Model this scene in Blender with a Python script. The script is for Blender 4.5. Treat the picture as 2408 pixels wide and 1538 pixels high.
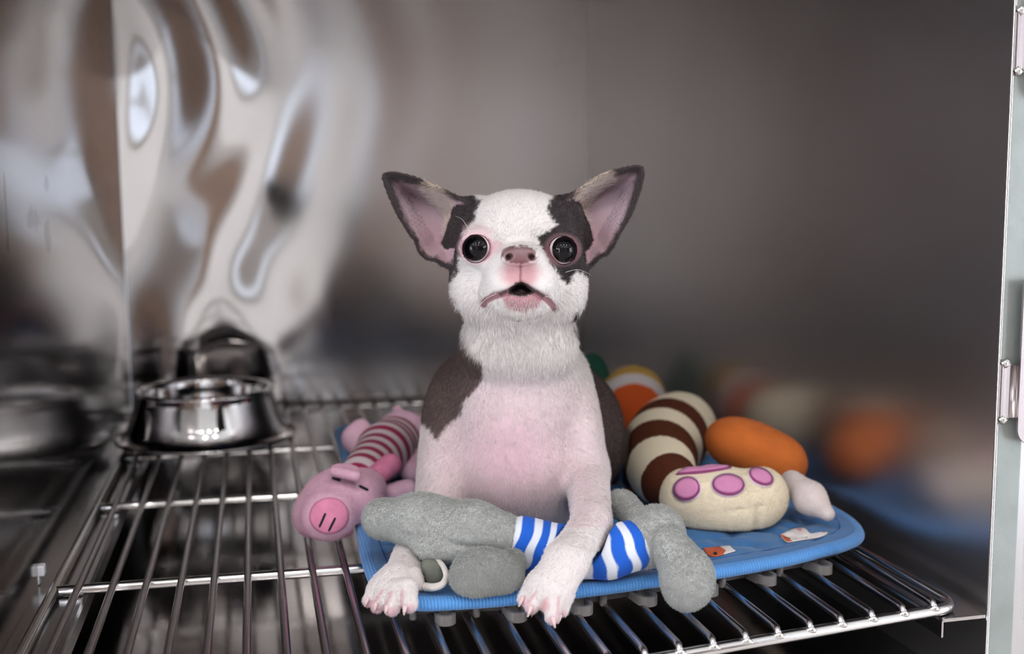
import bpy, bmesh, math, random
import numpy as np
from mathutils import Vector, Matrix
from mathutils.bvhtree import BVHTree

random.seed(7)
rng = np.random.default_rng(11)
scene = bpy.context.scene
for _o in list(bpy.data.objects):
    bpy.data.objects.remove(_o)
COL = scene.collection

# ------------------------------------------------------------------ camera
IW, IH, FPX = 2408.0, 1538.0, 2600.0
YAW, PITCH, ROLL = 0.2286, 0.1156, -0.0069
CAM = np.array([0.1403, 0.0, 0.2953])
FW = np.array([math.sin(YAW) * math.cos(PITCH), math.cos(YAW) * math.cos(PITCH), -math.sin(PITCH)])
_r0 = np.array([math.cos(YAW), -math.sin(YAW), 0.0])
_u0 = np.cross(_r0, FW)
RT = math.cos(ROLL) * _r0 + math.sin(ROLL) * _u0
UP = np.cross(RT, FW)
cam_data = bpy.data.cameras.new('camera')
cam_data.sensor_fit = 'HORIZONTAL'
cam_data.sensor_width = 36.0
cam_data.lens = 36.0 * FPX / IW
cam_data.clip_start = 0.02
cam_data.dof.use_dof = True
cam_data.dof.focus_distance = 0.80
cam_data.dof.aperture_fstop = 4.2
cam = bpy.data.objects.new('camera', cam_data)
cam.matrix_world = Matrix(((RT[0], UP[0], -FW[0], CAM[0]), (RT[1], UP[1], -FW[1], CAM[1]),
                           (RT[2], UP[2], -FW[2], CAM[2]), (0, 0, 0, 1)))
COL.objects.link(cam)
scene.camera = cam

# ------------------------------------------------------------------ world, exposure
world = bpy.data.worlds.new('world')
scene.world = world
world.use_nodes = True
world.node_tree.nodes['Background'].inputs[0].default_value = (0.75, 0.85, 1.0, 1)
world.node_tree.nodes['Background'].inputs[1].default_value = 1.0
scene.view_settings.view_transform = 'Standard'
scene.view_settings.look = 'None'
scene.view_settings.gamma = 1.0
scene.view_settings.use_curve_mapping = False
scene.view_settings.exposure = 0.05
scene.cycles.max_bounces = 5
scene.cycles.diffuse_bounces = 2
scene.cycles.glossy_bounces = 4
scene.cycles.use_adaptive_sampling = True
scene.cycles.adaptive_threshold = 0.08
scene.cycles.adaptive_min_samples = 16
scene.cycles.use_light_tree = False
scene.cycles.caustics_refractive = False

# ------------------------------------------------------------------ lamps of the treatment room
def area_light(name, loc, sx, sy, power, color=(1, 1, 1), rot=(0, 0, 0)):
    d = bpy.data.lights.new(name, 'AREA')
    d.shape = 'RECTANGLE'
    d.size, d.size_y = sx, sy
    d.energy = power
    d.color = color
    o = bpy.data.objects.new(name, d)
    o.location = loc
    o.rotation_euler = rot
    COL.objects.link(o)
    return o

ROOM_TOP = 1.62
LAMPS = [(-0.55, -0.25), (0.10, -0.25), (0.75, -0.25), (-0.55, -0.95), (0.10, -0.95), (0.75, -0.95), (-0.20, -1.75), (0.45, -1.75), (1.10, -1.75)]
LAMP_WATTS = 3.6
for lx, ly in LAMPS:
    o_ = area_light('downlight', (lx, ly, ROOM_TOP - 0.012), 0.13, 0.13, LAMP_WATTS, (1.0, 0.965, 0.94))
    o_.data.shape = 'DISK'

# ------------------------------------------------------------------ helpers: pixels of the photograph to points of the place
def C3(px, py, zc):
    """the point seen at pixel (px, py) at zc metres along the viewing axis"""
    return CAM + zc * (FW + RT * (px - IW / 2) / FPX - UP * (py - IH / 2) / FPX)

def CZ(px, py, z):
    d = FW + RT * (px - IW / 2) / FPX - UP * (py - IH / 2) / FPX
    return CAM + d * ((z - CAM[2]) / d[2])

def depth_of(p):
    return float((np.asarray(p) - CAM) @ FW)

def to_px(P):
    d = P - CAM
    z = d @ FW
    return IW / 2 + FPX * (d @ RT) / z, IH / 2 - FPX * (d @ UP) / z, z

def lin(r, g, b):
    def f(c):
        c /= 255.0
        return c / 12.92 if c <= 0.04045 else ((c + 0.055) / 1.055) ** 2.4
    return np.array([f(r), f(g), f(b)])

# ------------------------------------------------------------------ helpers: materials
def new_mat(name):
    m = bpy.data.materials.new(name)
    m.use_nodes = True
    nt = m.node_tree
    b = nt.nodes['Principled BSDF']
    return m, nt, b

def lk(nt, a, ao, b, bi):
    nt.links.new(a.outputs[ao], b.inputs[bi])

def steel(name, color=(0.60, 0.575, 0.565), rough=0.16, brush=0.05, axis='Z', bump=0.0, stain=0.0, aniso=0.0):
    m, nt, b = new_mat(name)
    b.inputs['Metallic'].default_value = 1.0
    b.inputs['Base Color'].default_value = (*color, 1)
    tc = nt.nodes.new('ShaderNodeTexCoord')
    mp = nt.nodes.new('ShaderNodeMapping')
    s = {'Z': (420, 420, 6), 'Y': (420, 6, 420), 'X': (6, 420, 420)}[axis]
    mp.inputs['Scale'].default_value = s
    lk(nt, tc, 'Object', mp, 'Vector')
    n = nt.nodes.new('ShaderNodeTexNoise')
    n.inputs['Scale'].default_value = 1.0
    n.inputs['Detail'].default_value = 1
    lk(nt, mp, 0, n, 'Vector')
    n2 = nt.nodes.new('ShaderNodeTexNoise')
    n2.inputs['Scale'].default_value = 9.0
    n2.inputs['Detail'].default_value = 1
    lk(nt, tc, 'Object', n2, 'Vector')
    r = nt.nodes.new('ShaderNodeMapRange')
    r.inputs['To Min'].default_value = max(0.01, rough - brush)
    r.inputs['To Max'].default_value = rough + brush
    lk(nt, n, 0, r, 0)
    add = nt.nodes.new('ShaderNodeMath'); add.operation = 'MULTIPLY_ADD'
    add.inputs[1].default_value = rough * 0.6
    lk(nt, n2, 0, add, 0); lk(nt, r, 0, add, 2)
    sub = nt.nodes.new('ShaderNodeMath'); sub.operation = 'SUBTRACT'; sub.inputs[1].default_value = rough * 0.3
    lk(nt, add, 0, sub, 0)
    if brush > 0.012:
        lk(nt, sub, 0, b, 'Roughness')
    else:
        b.inputs['Roughness'].default_value = rough
    if aniso:
        b.inputs['Anisotropic'].default_value = aniso
    if bump:
        bp = nt.nodes.new('ShaderNodeBump')
        bp.inputs['Strength'].default_value = bump
        bp.inputs['Distance'].default_value = 0.0004
        lk(nt, n, 0, bp, 'Height'); lk(nt, bp, 0, b, 'Normal')
    if stain:
        n3 = nt.nodes.new('ShaderNodeTexNoise'); n3.inputs['Scale'].default_value = 16; n3.inputs['Detail'].default_value = 6
        lk(nt, tc, 'Object', n3, 'Vector')
        cr = nt.nodes.new('ShaderNodeValToRGB')
        cr.color_ramp.elements[0].position = 0.66; cr.color_ramp.elements[0].color = (*color, 1)
        cr.color_ramp.elements[1].position = 0.74; cr.color_ramp.elements[1].color = (*[c * (1 - stain) for c in color], 1)
        lk(nt, n3, 0, cr, 0); lk(nt, cr, 0, b, 'Base Color')
    return m

def plain(name, rgb, rough=0.6, metallic=0.0, noise=0.0, nscale=60.0, bump=0.0, bscale=400.0, bdist=0.001, sheen=0.0, coat=0.0, emit=0.0):
    m, nt, b = new_mat(name)
    c = lin(*rgb)
    b.inputs['Base Color'].default_value = (*c, 1)
    b.inputs['Roughness'].default_value = rough
    b.inputs['Metallic'].default_value = metallic
    tc = nt.nodes.new('ShaderNodeTexCoord')
    if noise:
        n = nt.nodes.new('ShaderNodeTexNoise'); n.inputs['Scale'].default_value = nscale; n.inputs['Detail'].default_value = 4
        lk(nt, tc, 'Object', n, 'Vector')
        cr = nt.nodes.new('ShaderNodeValToRGB')
        cr.color_ramp.elements[0].position = 0.3; cr.color_ramp.elements[1].position = 0.7
        cr.color_ramp.elements[0].color = (*(c * (1 - noise)), 1)
        cr.color_ramp.elements[1].color = (*np.minimum(c * (1 + noise), 1), 1)
        lk(nt, n, 0, cr, 0); lk(nt, cr, 0, b, 'Base Color')
    if bump:
        n = nt.nodes.new('ShaderNodeTexNoise'); n.inputs['Scale'].default_value = bscale; n.inputs['Detail'].default_value = 3
        lk(nt, tc, 'Object', n, 'Vector')
        bp = nt.nodes.new('ShaderNodeBump'); bp.inputs['Strength'].default_value = bump; bp.inputs['Distance'].default_value = bdist
        lk(nt, n, 0, bp, 'Height'); lk(nt, bp, 0, b, 'Normal')
    if sheen:
        b.inputs['Sheen Weight'].default_value = sheen
        b.inputs['Sheen Roughness'].default_value = 0.4
    if coat:
        b.inputs['Coat Weight'].default_value = coat
        b.inputs['Coat Roughness'].default_value = 0.05
    if emit:
        b.inputs['Emission Color'].default_value = (*c, 1)
        b.inputs['Emission Strength'].default_value = emit
    return m

def attr_mat(name, rough=0.8, bump=0.3, bscale=500.0, bdist=0.001, sheen=0.2, spec=0.3, sss=0.0, rough_attr=False):
    """colour from the mesh attribute col, which carries the thing's own markings"""
    m, nt, b = new_mat(name)
    a = nt.nodes.new('ShaderNodeAttribute'); a.attribute_name = 'col'
    lk(nt, a, 'Color', b, 'Base Color')
    b.inputs['Roughness'].default_value = rough
    if rough_attr:
        lk(nt, a, 'Alpha', b, 'Roughness')
    b.inputs['Specular IOR Level'].default_value = spec
    b.inputs['Sheen Weight'].default_value = sheen
    if sss:
        b.inputs['Subsurface Weight'].default_value = sss
        b.inputs['Subsurface Radius'].default_value = (1.0, 0.4, 0.3)
        b.inputs['Subsurface Scale'].default_value = 0.003
    if bump:
        tc = nt.nodes.new('ShaderNodeTexCoord')
        n = nt.nodes.new('ShaderNodeTexNoise'); n.inputs['Scale'].default_value = bscale; n.inputs['Detail'].default_value = 3
        lk(nt, tc, 'Object', n, 'Vector')
        bp = nt.nodes.new('ShaderNodeBump'); bp.inputs['Strength'].default_value = bump; bp.inputs['Distance'].default_value = bdist
        lk(nt, n, 0, bp, 'Height'); lk(nt, bp, 0, b, 'Normal')
    return m

# ------------------------------------------------------------------ helpers: objects
def tag(o, label=None, cat=None, group=None, kind=None):
    if label: o['label'] = label
    if cat: o['category'] = cat
    if group: o['group'] = group
    if kind: o['kind'] = kind
    return o

def empty(name, loc, label, cat, group=None):
    o = bpy.data.objects.new(name, None)
    o.empty_display_size = 0.02
    o.location = [float(c) for c in loc]
    COL.objects.link(o)
    return tag(o, label, cat, group)

def link_mesh(name, me, mat, parent=None, smooth=True):
    o = bpy.data.objects.new(name, me)
    if mat is not None:
        me.materials.append(mat)
    if smooth:
        me.polygons.foreach_set('use_smooth', np.ones(len(me.polygons), bool))
    COL.objects.link(o)
    if parent is not None:
        o.parent = parent
        o.matrix_parent_inverse = Matrix.Translation(-Vector(parent.location))
    return o

def mesh_from(name, V, F, mat, parent=None, smooth=True, col=None):
    me = bpy.data.meshes.new(name)
    V = np.asarray(V, float)
    if isinstance(F, np.ndarray):
        n, k = F.shape
        me.vertices.add(len(V)); me.vertices.foreach_set('co', V.ravel())
        me.loops.add(n * k); me.loops.foreach_set('vertex_index', F.ravel().astype(np.int32))
        me.polygons.add(n)
        me.polygons.foreach_set('loop_start', np.arange(0, n * k, k, dtype=np.int32))
        me.polygons.foreach_set('loop_total', np.full(n, k, np.int32))
        me.update(calc_edges=True)
    else:
        me.from_pydata([tuple(v) for v in V], [], F)
    me.validate()
    if col is not None:
        a = me.attributes.new('col', 'FLOAT_COLOR', 'POINT')
        c = np.ones((len(V), 4)); c[:, :col.shape[1]] = col
        a.data.foreach_set('color', c.ravel())
    return link_mesh(name, me, mat, parent, smooth)

def tube_geo(pts, rad, seg=12, caps=True, flat=None):
    """swept tube along pts; rad scalar or per point"""
    pts = np.asarray(pts, float); n = len(pts)
    rad = np.broadcast_to(np.asarray(rad, float), (n,))
    T = np.gradient(pts, axis=0); T /= np.linalg.norm(T, axis=1)[:, None] + 1e-12
    ref = np.array([0, 0, 1.0]) if abs(T[0][2]) < 0.9 else np.array([1.0, 0, 0])
    N = np.zeros_like(pts); Bn = np.zeros_like(pts)
    nrm = ref - T[0] * (ref @ T[0]); nrm /= np.linalg.norm(nrm)
    for i in range(n):
        nrm = nrm - T[i] * (nrm @ T[i]); nrm /= np.linalg.norm(nrm) + 1e-12
        N[i] = nrm; Bn[i] = np.cross(T[i], nrm)
    a = np.linspace(0, 2 * math.pi, seg, endpoint=False)
    fy = 1.0 if flat is None else flat
    V = (pts[:, None, :] + rad[:, None, None] * (np.cos(a)[None, :, None] * N[:, None, :] * fy + np.sin(a)[None, :, None] * Bn[:, None, :])).reshape(-1, 3)
    F = []
    for i in range(n - 1):
        for j in range(seg):
            k = (j + 1) % seg
            F.append((i * seg + j, (i + 1) * seg + j, (i + 1) * seg + k, i * seg + k)[::-1])
    V = list(map(tuple, V))
    if caps:
        F.append(tuple(range(seg))[::1]); F.append(tuple(range((n - 1) * seg, n * seg))[::-1])
    return V, F

def tube(name, pts, rad, mat, parent=None, seg=12, flat=None):
    V, F = tube_geo(pts, rad, seg, True, flat)
    return mesh_from(name, V, F, mat, parent)

def box_geo(x0, x1, y0, y1, z0, z1):
    V = [(x0, y0, z0), (x1, y0, z0), (x1, y1, z0), (x0, y1, z0), (x0, y0, z1), (x1, y0, z1), (x1, y1, z1), (x0, y1, z1)]
    F = [(0, 3, 2, 1), (4, 5, 6, 7), (0, 1, 5, 4), (1, 2, 6, 5), (2, 3, 7, 6), (3, 0, 4, 7)]
    return V, F

def box(name, b, mat, parent=None, bevel=0.0):
    V, F = box_geo(*b)
    o = mesh_from(name, V, F, mat, parent, smooth=False)
    if bevel:
        m = o.modifiers.new('bevel', 'BEVEL'); m.width = bevel; m.segments = 3
    return o

def prism(name, poly, z0, z1, mat, parent=None):
    """vertical prism over a ground polygon"""
    n = len(poly)
    V = [(x, y, z0) for x, y in poly] + [(x, y, z1) for x, y in poly]
    F = [tuple(range(n))[::-1], tuple(range(n, 2 * n))] + [(i, (i + 1) % n, n + (i + 1) % n, n + i) for i in range(n)]
    return mesh_from(name, V, F, mat, parent, smooth=False)

def lathe(name, prof, centre, mat, parent=None, seg=72):
    V, F = [], []
    for r, z in prof:
        for j in range(seg):
            a = 2 * math.pi * j / seg
            V.append((centre[0] + r * math.cos(a), centre[1] + r * math.sin(a), centre[2] + z))
    for i in range(len(prof) - 1):
        for j in range(seg):
            k = (j + 1) % seg
            F.append((i * seg + j, i * seg + k, (i + 1) * seg + k, (i + 1) * seg + j))
    return mesh_from(name, V, F, mat, parent)

def catmull(P, n=8):
    P = np.asarray(P, float)
    Q = np.vstack([2 * P[0] - P[1], P, 2 * P[-1] - P[-2]])
    out = []
    for i in range(1, len(Q) - 2):
        for t in np.linspace(0, 1, n, endpoint=False):
            a, b, c, d = Q[i - 1], Q[i], Q[i + 1], Q[i + 2]
            out.append(0.5 * (2 * b + (c - a) * t + (2 * a - 5 * b + 4 * c - d) * t * t + (3 * b - a - 3 * c + d) * t ** 3))
    out.append(P[-1])
    return np.array(out)

# ------------------------------------------------------------------ helpers: smooth blended solids
def poly_sd(x, y, poly):
    """signed distance (negative inside) to a polygon"""
    poly = np.asarray(poly, float)
    d = np.full(x.shape, 1e18); ins = np.zeros(x.shape, bool)
    n = len(poly)
    for i in range(n):
        ax, ay = poly[i]; bx, by = poly[(i + 1) % n]
        ex, ey = bx - ax, by - ay
        wx, wy = x - ax, y - ay
        t = np.clip((wx * ex + wy * ey) / (ex * ex + ey * ey + 1e-20), 0, 1)
        dx, dy = wx - ex * t, wy - ey * t
        d = np.minimum(d, dx * dx + dy * dy)
        c = ((ay <= y) & (by > y)) | ((by <= y) & (ay > y))
        with np.errstate(divide='ignore', invalid='ignore'):
            xi = ax + (y - ay) / (by - ay) * ex if by != ay else np.full(x.shape, 1e18)
        ins ^= c & (x < xi)
    d = np.sqrt(d)
    return np.where(ins, -d, d)

class Ell:
    """ellipsoid: centre, three axes (rows) and radii"""
    def __init__(s, c, r, ax, k=0.004, op='+'):
        s.c = np.asarray(c, float); s.r = np.asarray(r, float); s.ax = np.asarray(ax, float); s.k = k; s.op = op
        e = np.sqrt(((s.ax * s.r[:, None]) ** 2).sum(0)); s.lo = s.c - e; s.hi = s.c + e
    def __call__(s, P):
        q = (P - s.c) @ s.ax.T
        a = np.sqrt(((q / s.r) ** 2).sum(-1)); b = np.sqrt(((q / s.r ** 2) ** 2).sum(-1))
        return a * (a - 1) / np.maximum(b, 1e-9)

class Cone:
    """capsule with two radii"""
    def __init__(s, a, b, ra, rb, k=0.004, op='+'):
        s.a = np.asarray(a, float); s.b = np.asarray(b, float); s.ra, s.rb, s.k, s.op = ra, rb, k, op
        s.lo = np.minimum(s.a - ra, s.b - rb); s.hi = np.maximum(s.a + ra, s.b + rb)
    def __call__(s, P):
        ba = s.b - s.a
        t = np.clip(((P - s.a) @ ba) / (ba @ ba), 0, 1)
        q = P - s.a - t[..., None] * ba
        return np.sqrt((q ** 2).sum(-1)) - (s.ra + (s.rb - s.ra) * t)

class Func:
    def __init__(s, fn, lo, hi, k=0.004, op='+'):
        s.fn, s.lo, s.hi, s.k, s.op = fn, np.asarray(lo, float), np.asarray(hi, float), k, op
    def __call__(s, P):
        return s.fn(P)

def ax_px(rot=0.0, yaw=0.0, pitch=0.0):
    """right / up / away axes of the view, turned by rot (in the picture), yaw (about up) and pitch (about right), degrees"""
    a, b, c = math.radians(rot), math.radians(yaw), math.radians(pitch)
    x, y, z = RT.copy(), UP.copy(), FW.copy()
    x, z = x * math.cos(b) + z * math.sin(b), z * math.cos(b) - x * math.sin(b)
    y, z = y * math.cos(c) + z * math.sin(c), z * math.cos(c) - y * math.sin(c)
    x, y = x * math.cos(a) - y * math.sin(a), y * math.cos(a) + x * math.sin(a)
    return np.array([x, y, z])

def E(px, py, zc, rx, ry, rd, rot=0, k=5, op='+', yaw=0, pitch=0):
    s = zc / FPX
    return Ell(C3(px, py, zc), np.array([rx, ry, rd]) * s, ax_px(rot, yaw, pitch), k * 0.001, op)

def Cn(a, b, k=5, op='+'):
    return Cone(C3(*a[:3]), C3(*b[:3]), a[3] * a[2] / FPX, b[3] * b[2] / FPX, k * 0.001, op)

def axis_steps(lo, hi, coarse, fine=None, step=None):
    """grid coordinates: coarse everywhere, step inside the fine span"""
    out = [lo]
    while out[-1] < hi:
        p = out[-1]
        h = coarse
        if fine is not None:
            g = max(fine[0] - p, p - fine[1], 0)
            h = min(coarse, step + g * 0.15)
        out.append(p + h)
    return np.array(out)

def field(prims, xs, ys, zs):
    F = np.full((len(xs), len(ys), len(zs)), 0.05, np.float32)
    for pr in prims:
        m = pr.k * 1.2 + 0.006
        i0, i1 = np.searchsorted(xs, [pr.lo[0] - m, pr.hi[0] + m])
        j0, j1 = np.searchsorted(ys, [pr.lo[1] - m, pr.hi[1] + m])
        k0, k1 = np.searchsorted(zs, [pr.lo[2] - m, pr.hi[2] + m])
        if i1 <= i0 or j1 <= j0 or k1 <= k0:
            continue
        G = np.stack(np.meshgrid(xs[i0:i1], ys[j0:j1], zs[k0:k1], indexing='ij'), -1)
        d = pr(G).astype(np.float32)
        f = F[i0:i1, j0:j1, k0:k1]
        k = max(pr.k, 1e-6)
        if pr.op == '+':
            h = np.maximum(k - np.abs(f - d), 0) / k
            F[i0:i1, j0:j1, k0:k1] = np.minimum(f, d) - h * h * k * 0.25
        else:
            h = np.maximum(k - np.abs(f + d), 0) / k
            F[i0:i1, j0:j1, k0:k1] = np.maximum(f, -d) + h * h * k * 0.25
    return F

def surface(F, xs, ys, zs, smooth=1):
    ins = F < 0
    nx, ny, nz = F.shape
    cnt = np.zeros((nx - 1, ny - 1, nz - 1), np.int8)
    off = [(a, b, c) for a in (0, 1) for b in (0, 1) for c in (0, 1)]
    for a, b, c in off:
        cnt += ins[a:nx - 1 + a, b:ny - 1 + b, c:nz - 1 + c]
    I, J, K = np.nonzero((cnt > 0) & (cnt < 8))
    vid = np.full(cnt.shape, -1, np.int32); vid[I, J, K] = np.arange(len(I))
    val = {o: F[I + o[0], J + o[1], K + o[2]].astype(float) for o in off}
    pos = np.zeros((len(I), 3)); n = np.zeros(len(I))
    crd = lambda o: np.stack([xs[I + o[0]], ys[J + o[1]], zs[K + o[2]]], -1)
    for o in off:
        for axd in range(3):
            if o[axd]: continue
            q = list(o); q[axd] = 1; q = tuple(q)
            m = (val[o] < 0) != (val[q] < 0)
            t = val[o] / np.where(m, val[o] - val[q], 1)
            pos += np.where(m[:, None], crd(o) * (1 - t)[:, None] + crd(q) * t[:, None], 0); n += m
    V = pos / n[:, None]
    Fs = []
    for axd in range(3):
        sl0 = [slice(None)] * 3; sl1 = [slice(None)] * 3
        sl0[axd] = slice(0, -1); sl1[axd] = slice(1, None)
        a, b = ins[tuple(sl0)], ins[tuple(sl1)]
        A = np.argwhere(a != b)
        o1, o2 = [d for d in range(3) if d != axd]
        A = A[(A[:, o1] > 0) & (A[:, o2] > 0) & (A[:, o1] < F.shape[o1] - 1) & (A[:, o2] < F.shape[o2] - 1)]
        flip = a[tuple(A.T)]
        if axd == 1: flip = ~flip
        q = []
        for d1, d2 in ((0, 0), (1, 0), (1, 1), (0, 1)):
            B = A.copy(); B[:, o1] -= d1; B[:, o2] -= d2
            q.append(vid[tuple(B.T)])
        q = np.stack(q, 1)
        q = np.where(flip[:, None], q, q[:, ::-1])
        Fs.append(q)
    Q = np.vstack(Fs)
    for _ in range(smooth):
        acc = np.zeros_like(V); c = np.zeros(len(V))
        for a in range(4):
            b = (a + 1) % 4
            np.add.at(acc, Q[:, a], V[Q[:, b]]); np.add.at(c, Q[:, a], 1)
            np.add.at(acc, Q[:, b], V[Q[:, a]]); np.add.at(c, Q[:, b], 1)
        V = V * 0.5 + 0.5 * acc / np.maximum(c, 1)[:, None]
    return V, Q

def normals(V, Q):
    n = np.cross(V[Q[:, 2]] - V[Q[:, 0]], V[Q[:, 3]] - V[Q[:, 1]])
    N = np.zeros_like(V)
    for a in range(4):
        np.add.at(N, Q[:, a], n)
    return N / (np.linalg.norm(N, axis=1)[:, None] + 1e-15)

def solid(prims, res, smooth=1):
    lo = np.min([p.lo for p in prims if p.op == '+'], 0) - 0.004 - res * 2
    hi = np.max([p.hi for p in prims if p.op == '+'], 0) + 0.004 + res * 2
    xs, ys, zs = [axis_steps(lo[i], hi[i], res) for i in range(3)]
    return surface(field(prims, xs, ys, zs), xs, ys, zs, smooth)

def add_fuzz(name, parent, V, Q, colv, count, length, radius, mat, droop=None, lift=0.6, jitter=0.35, front_only=True, lenv=None, pts=3, wave=0.0):
    """short pile: hair curves rooted on a surface"""
    N = normals(V, Q)
    A = 0.5 * np.linalg.norm(np.cross(V[Q[:, 2]] - V[Q[:, 0]], V[Q[:, 3]] - V[Q[:, 1]]), axis=1)
    fc = V[Q].mean(1); fn = N[Q].mean(1)
    if front_only:
        vis = ((CAM - fc) * fn).sum(1) / np.linalg.norm(CAM - fc, axis=1)
        A = A * (vis > -0.35)
    if lenv is not None:
        A = A * (lenv[Q].mean(1) > 1e-5)
    f = rng.choice(len(Q), count, p=A / A.sum())
    w = rng.random((count, 2)); w4 = np.stack([(1 - w[:, 0]) * (1 - w[:, 1]), w[:, 0] * (1 - w[:, 1]), w[:, 0] * w[:, 1], (1 - w[:, 0]) * w[:, 1]], 1)
    P = (V[Q[f]] * w4[..., None]).sum(1); n = (N[Q[f]] * w4[..., None]).sum(1)
    n /= np.linalg.norm(n, axis=1)[:, None]
    c = (colv[Q[f]][..., :3] * w4[..., None]).sum(1)
    L = np.full(count, length) if lenv is None else (lenv[Q[f]] * w4).sum(1)
    L = L * rng.uniform(0.6, 1.2, count)
    g = np.tile(np.array([0, 0, -1.0]), (count, 1)) if droop is None else droop(P)
    g = g - n * (g * n).sum(1)[:, None]
    g /= np.linalg.norm(g, axis=1)[:, None] + 1e-6
    j = rng.normal(0, jitter, (count, 3))
    d = n * lift + g * (1 - lift) + j * 0.5
    d /= np.linalg.norm(d, axis=1)[:, None]
    d2 = n * lift * 0.4 + g * (1 - lift * 0.4) + j * 0.7
    d2 /= np.linalg.norm(d2, axis=1)[:, None]
    ts = np.linspace(0, 1, pts)
    X = np.stack([P - n * 0.0002 + (d * t * (1 - t * 0.5) + d2 * t * t * 0.5) * L[:, None] for t in ts], 1)
    hc = bpy.data.hair_curves.new(name)
    hc.add_curves([pts] * count)
    hc.points.foreach_set('position', X.astype(np.float32).ravel())
    rad = np.tile(radius * (1 - 0.75 * ts), (count, 1)).astype(np.float32)
    hc.points.foreach_set('radius', rad.ravel())
    a = hc.attributes.new('col', 'FLOAT_COLOR', 'CURVE')
    cc = np.ones((count, 4), np.float32); cc[:, :3] = np.clip(c * rng.uniform(0.82, 1.12, (count, 1)), 0, 1)
    a.data.foreach_set('color', cc.ravel())
    o = bpy.data.objects.new(name, hc)
    hc.materials.append(mat)
    COL.objects.link(o)
    o.parent = parent
    o.matrix_parent_inverse = Matrix.Translation(-Vector(parent.location))
    o['kind'] = 'stuff'
    return o

def bvh_of(V, Q):
    return BVHTree.FromPolygons([Vector(v) for v in V], [tuple(int(i) for i in q) for q in Q])

def patch(name, poly, bvh, mat, parent, h=0.0006, rings=5, n=40, sink=0.0008, smooth_outline=True, zref=None):
    """a sewn-on or printed patch that follows the surface underneath: poly in picture coordinates, star-shaped"""
    poly = np.asarray(poly, float)
    if smooth_outline:
        poly = catmull(np.vstack([poly, poly[:1]]), 6)[:-1]
    seg = np.vstack([poly, poly[:1]])
    L = np.r_[0, np.cumsum(np.linalg.norm(np.diff(seg, axis=0), axis=1))]
    s = np.linspace(0, L[-1], n, endpoint=False)
    out = np.stack([np.interp(s, L, seg[:, 0]), np.interp(s, L, seg[:, 1])], 1)
    c = out.mean(0)
    pts = [c] + [c + (o - c) * t for t in np.linspace(0, 1, rings + 1)[1:] for o in out]
    V = []; last = None
    hits = []
    for q in pts:
        d = FW + RT * (q[0] - IW / 2) / FPX - UP * (q[1] - IH / 2) / FPX
        d = d / np.linalg.norm(d)
        hit, nn, idx, dist = bvh.ray_cast(Vector(CAM), Vector(d))
        hits.append((np.array(hit), np.array(nn)) if hit is not None else None)
    good = [x for x in hits if x is not None]
    if not good:
        return None
    for i, x in enumerate(hits):
        if x is None:
            # nearest hit towards the centre
            k = i
            while k > n and hits[k] is None: k -= n
            x = hits[k] if hits[k] is not None else good[0]
        V.append(x[0] + x[1] * h)
    # sunk rim
    base = 1 + (rings - 1) * n
    for j in range(n):
        x = hits[base + j]
        x = x if x is not None else good[-1]
        V.append(V[base + j] - x[1] * (h + sink))
    F = [(0, 1 + j, 1 + (j + 1) % n) for j in range(n)]
    for r in range(rings):
        a = 1 + r * n; b = 1 + (r + 1) * n
        F += [(a + j, b + j, b + (j + 1) % n, a + (j + 1) % n) for j in range(n)]
    return mesh_from(name, V, F, mat, parent)

def ellipse_poly(cx, cy, rx, ry, rot=0, n=16):
    a = np.linspace(0, 2 * math.pi, n, endpoint=False); t = math.radians(rot)
    x, y = rx * np.cos(a), ry * np.sin(a)
    return np.stack([cx + x * math.cos(t) - y * math.sin(t), cy + x * math.sin(t) + y * math.cos(t)], 1)

# ================================================================== the kennel: walls, ledges, pan
M_wall = steel('brushed_steel_wall', (0.37, 0.352, 0.35), 0.13, 0.01, 'Z')
M_wall_back = steel('polished_steel_back', (0.56, 0.535, 0.525), 0.055, 0.015, 'Z')
_nt = M_wall_back.node_tree           # the sheet is polished at one side and dull-brushed towards the other
_tc = _nt.nodes.new('ShaderNodeTexCoord'); _sp = _nt.nodes.new('ShaderNodeSeparateXYZ'); _mr = _nt.nodes.new('ShaderNodeMapRange')
_mr.interpolation_type = 'SMOOTHSTEP'
_mr.inputs['From Min'].default_value = 0.10; _mr.inputs['From Max'].default_value = 0.32
_mr.inputs['To Min'].default_value = 0.055; _mr.inputs['To Max'].default_value = 0.24
lk(_nt, _tc, 'Object', _sp, 0); lk(_nt, _sp, 0, _mr, 0); lk(_nt, _mr, 0, _nt.nodes['Principled BSDF'], 'Roughness')
M_wall_right = steel('brushed_steel_right', (0.61, 0.585, 0.585), 0.30, 0.008, 'Z')
M_pan = steel('steel_pan', (0.56, 0.53, 0.525), 0.12, 0.04, 'X')
M_ledge = steel('steel_ledge', (0.55, 0.53, 0.52), 0.2, 0.06, 'Y', bump=0.1, stain=0.3)
M_frame = plain('front_frame_steel', (146, 152, 148), 0.45, metallic=0.45, noise=0.08, nscale=40, bump=0.15, bscale=120)
M_wire = steel('rack_wire_steel', (0.50, 0.47, 0.48), 0.22, 0.06, 'Y', bump=0.1)
M_rod = steel('rack_rod_steel', (0.72, 0.71, 0.70), 0.16, 0.05, 'X')
M_bowl = steel('polished_bowl_steel', (0.70, 0.69, 0.69), 0.06, 0.02, 'Z')
M_weld = steel('weld_bead_steel', (0.78, 0.77, 0.75), 0.25, 0.15, 'X', bump=0.4)

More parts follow.
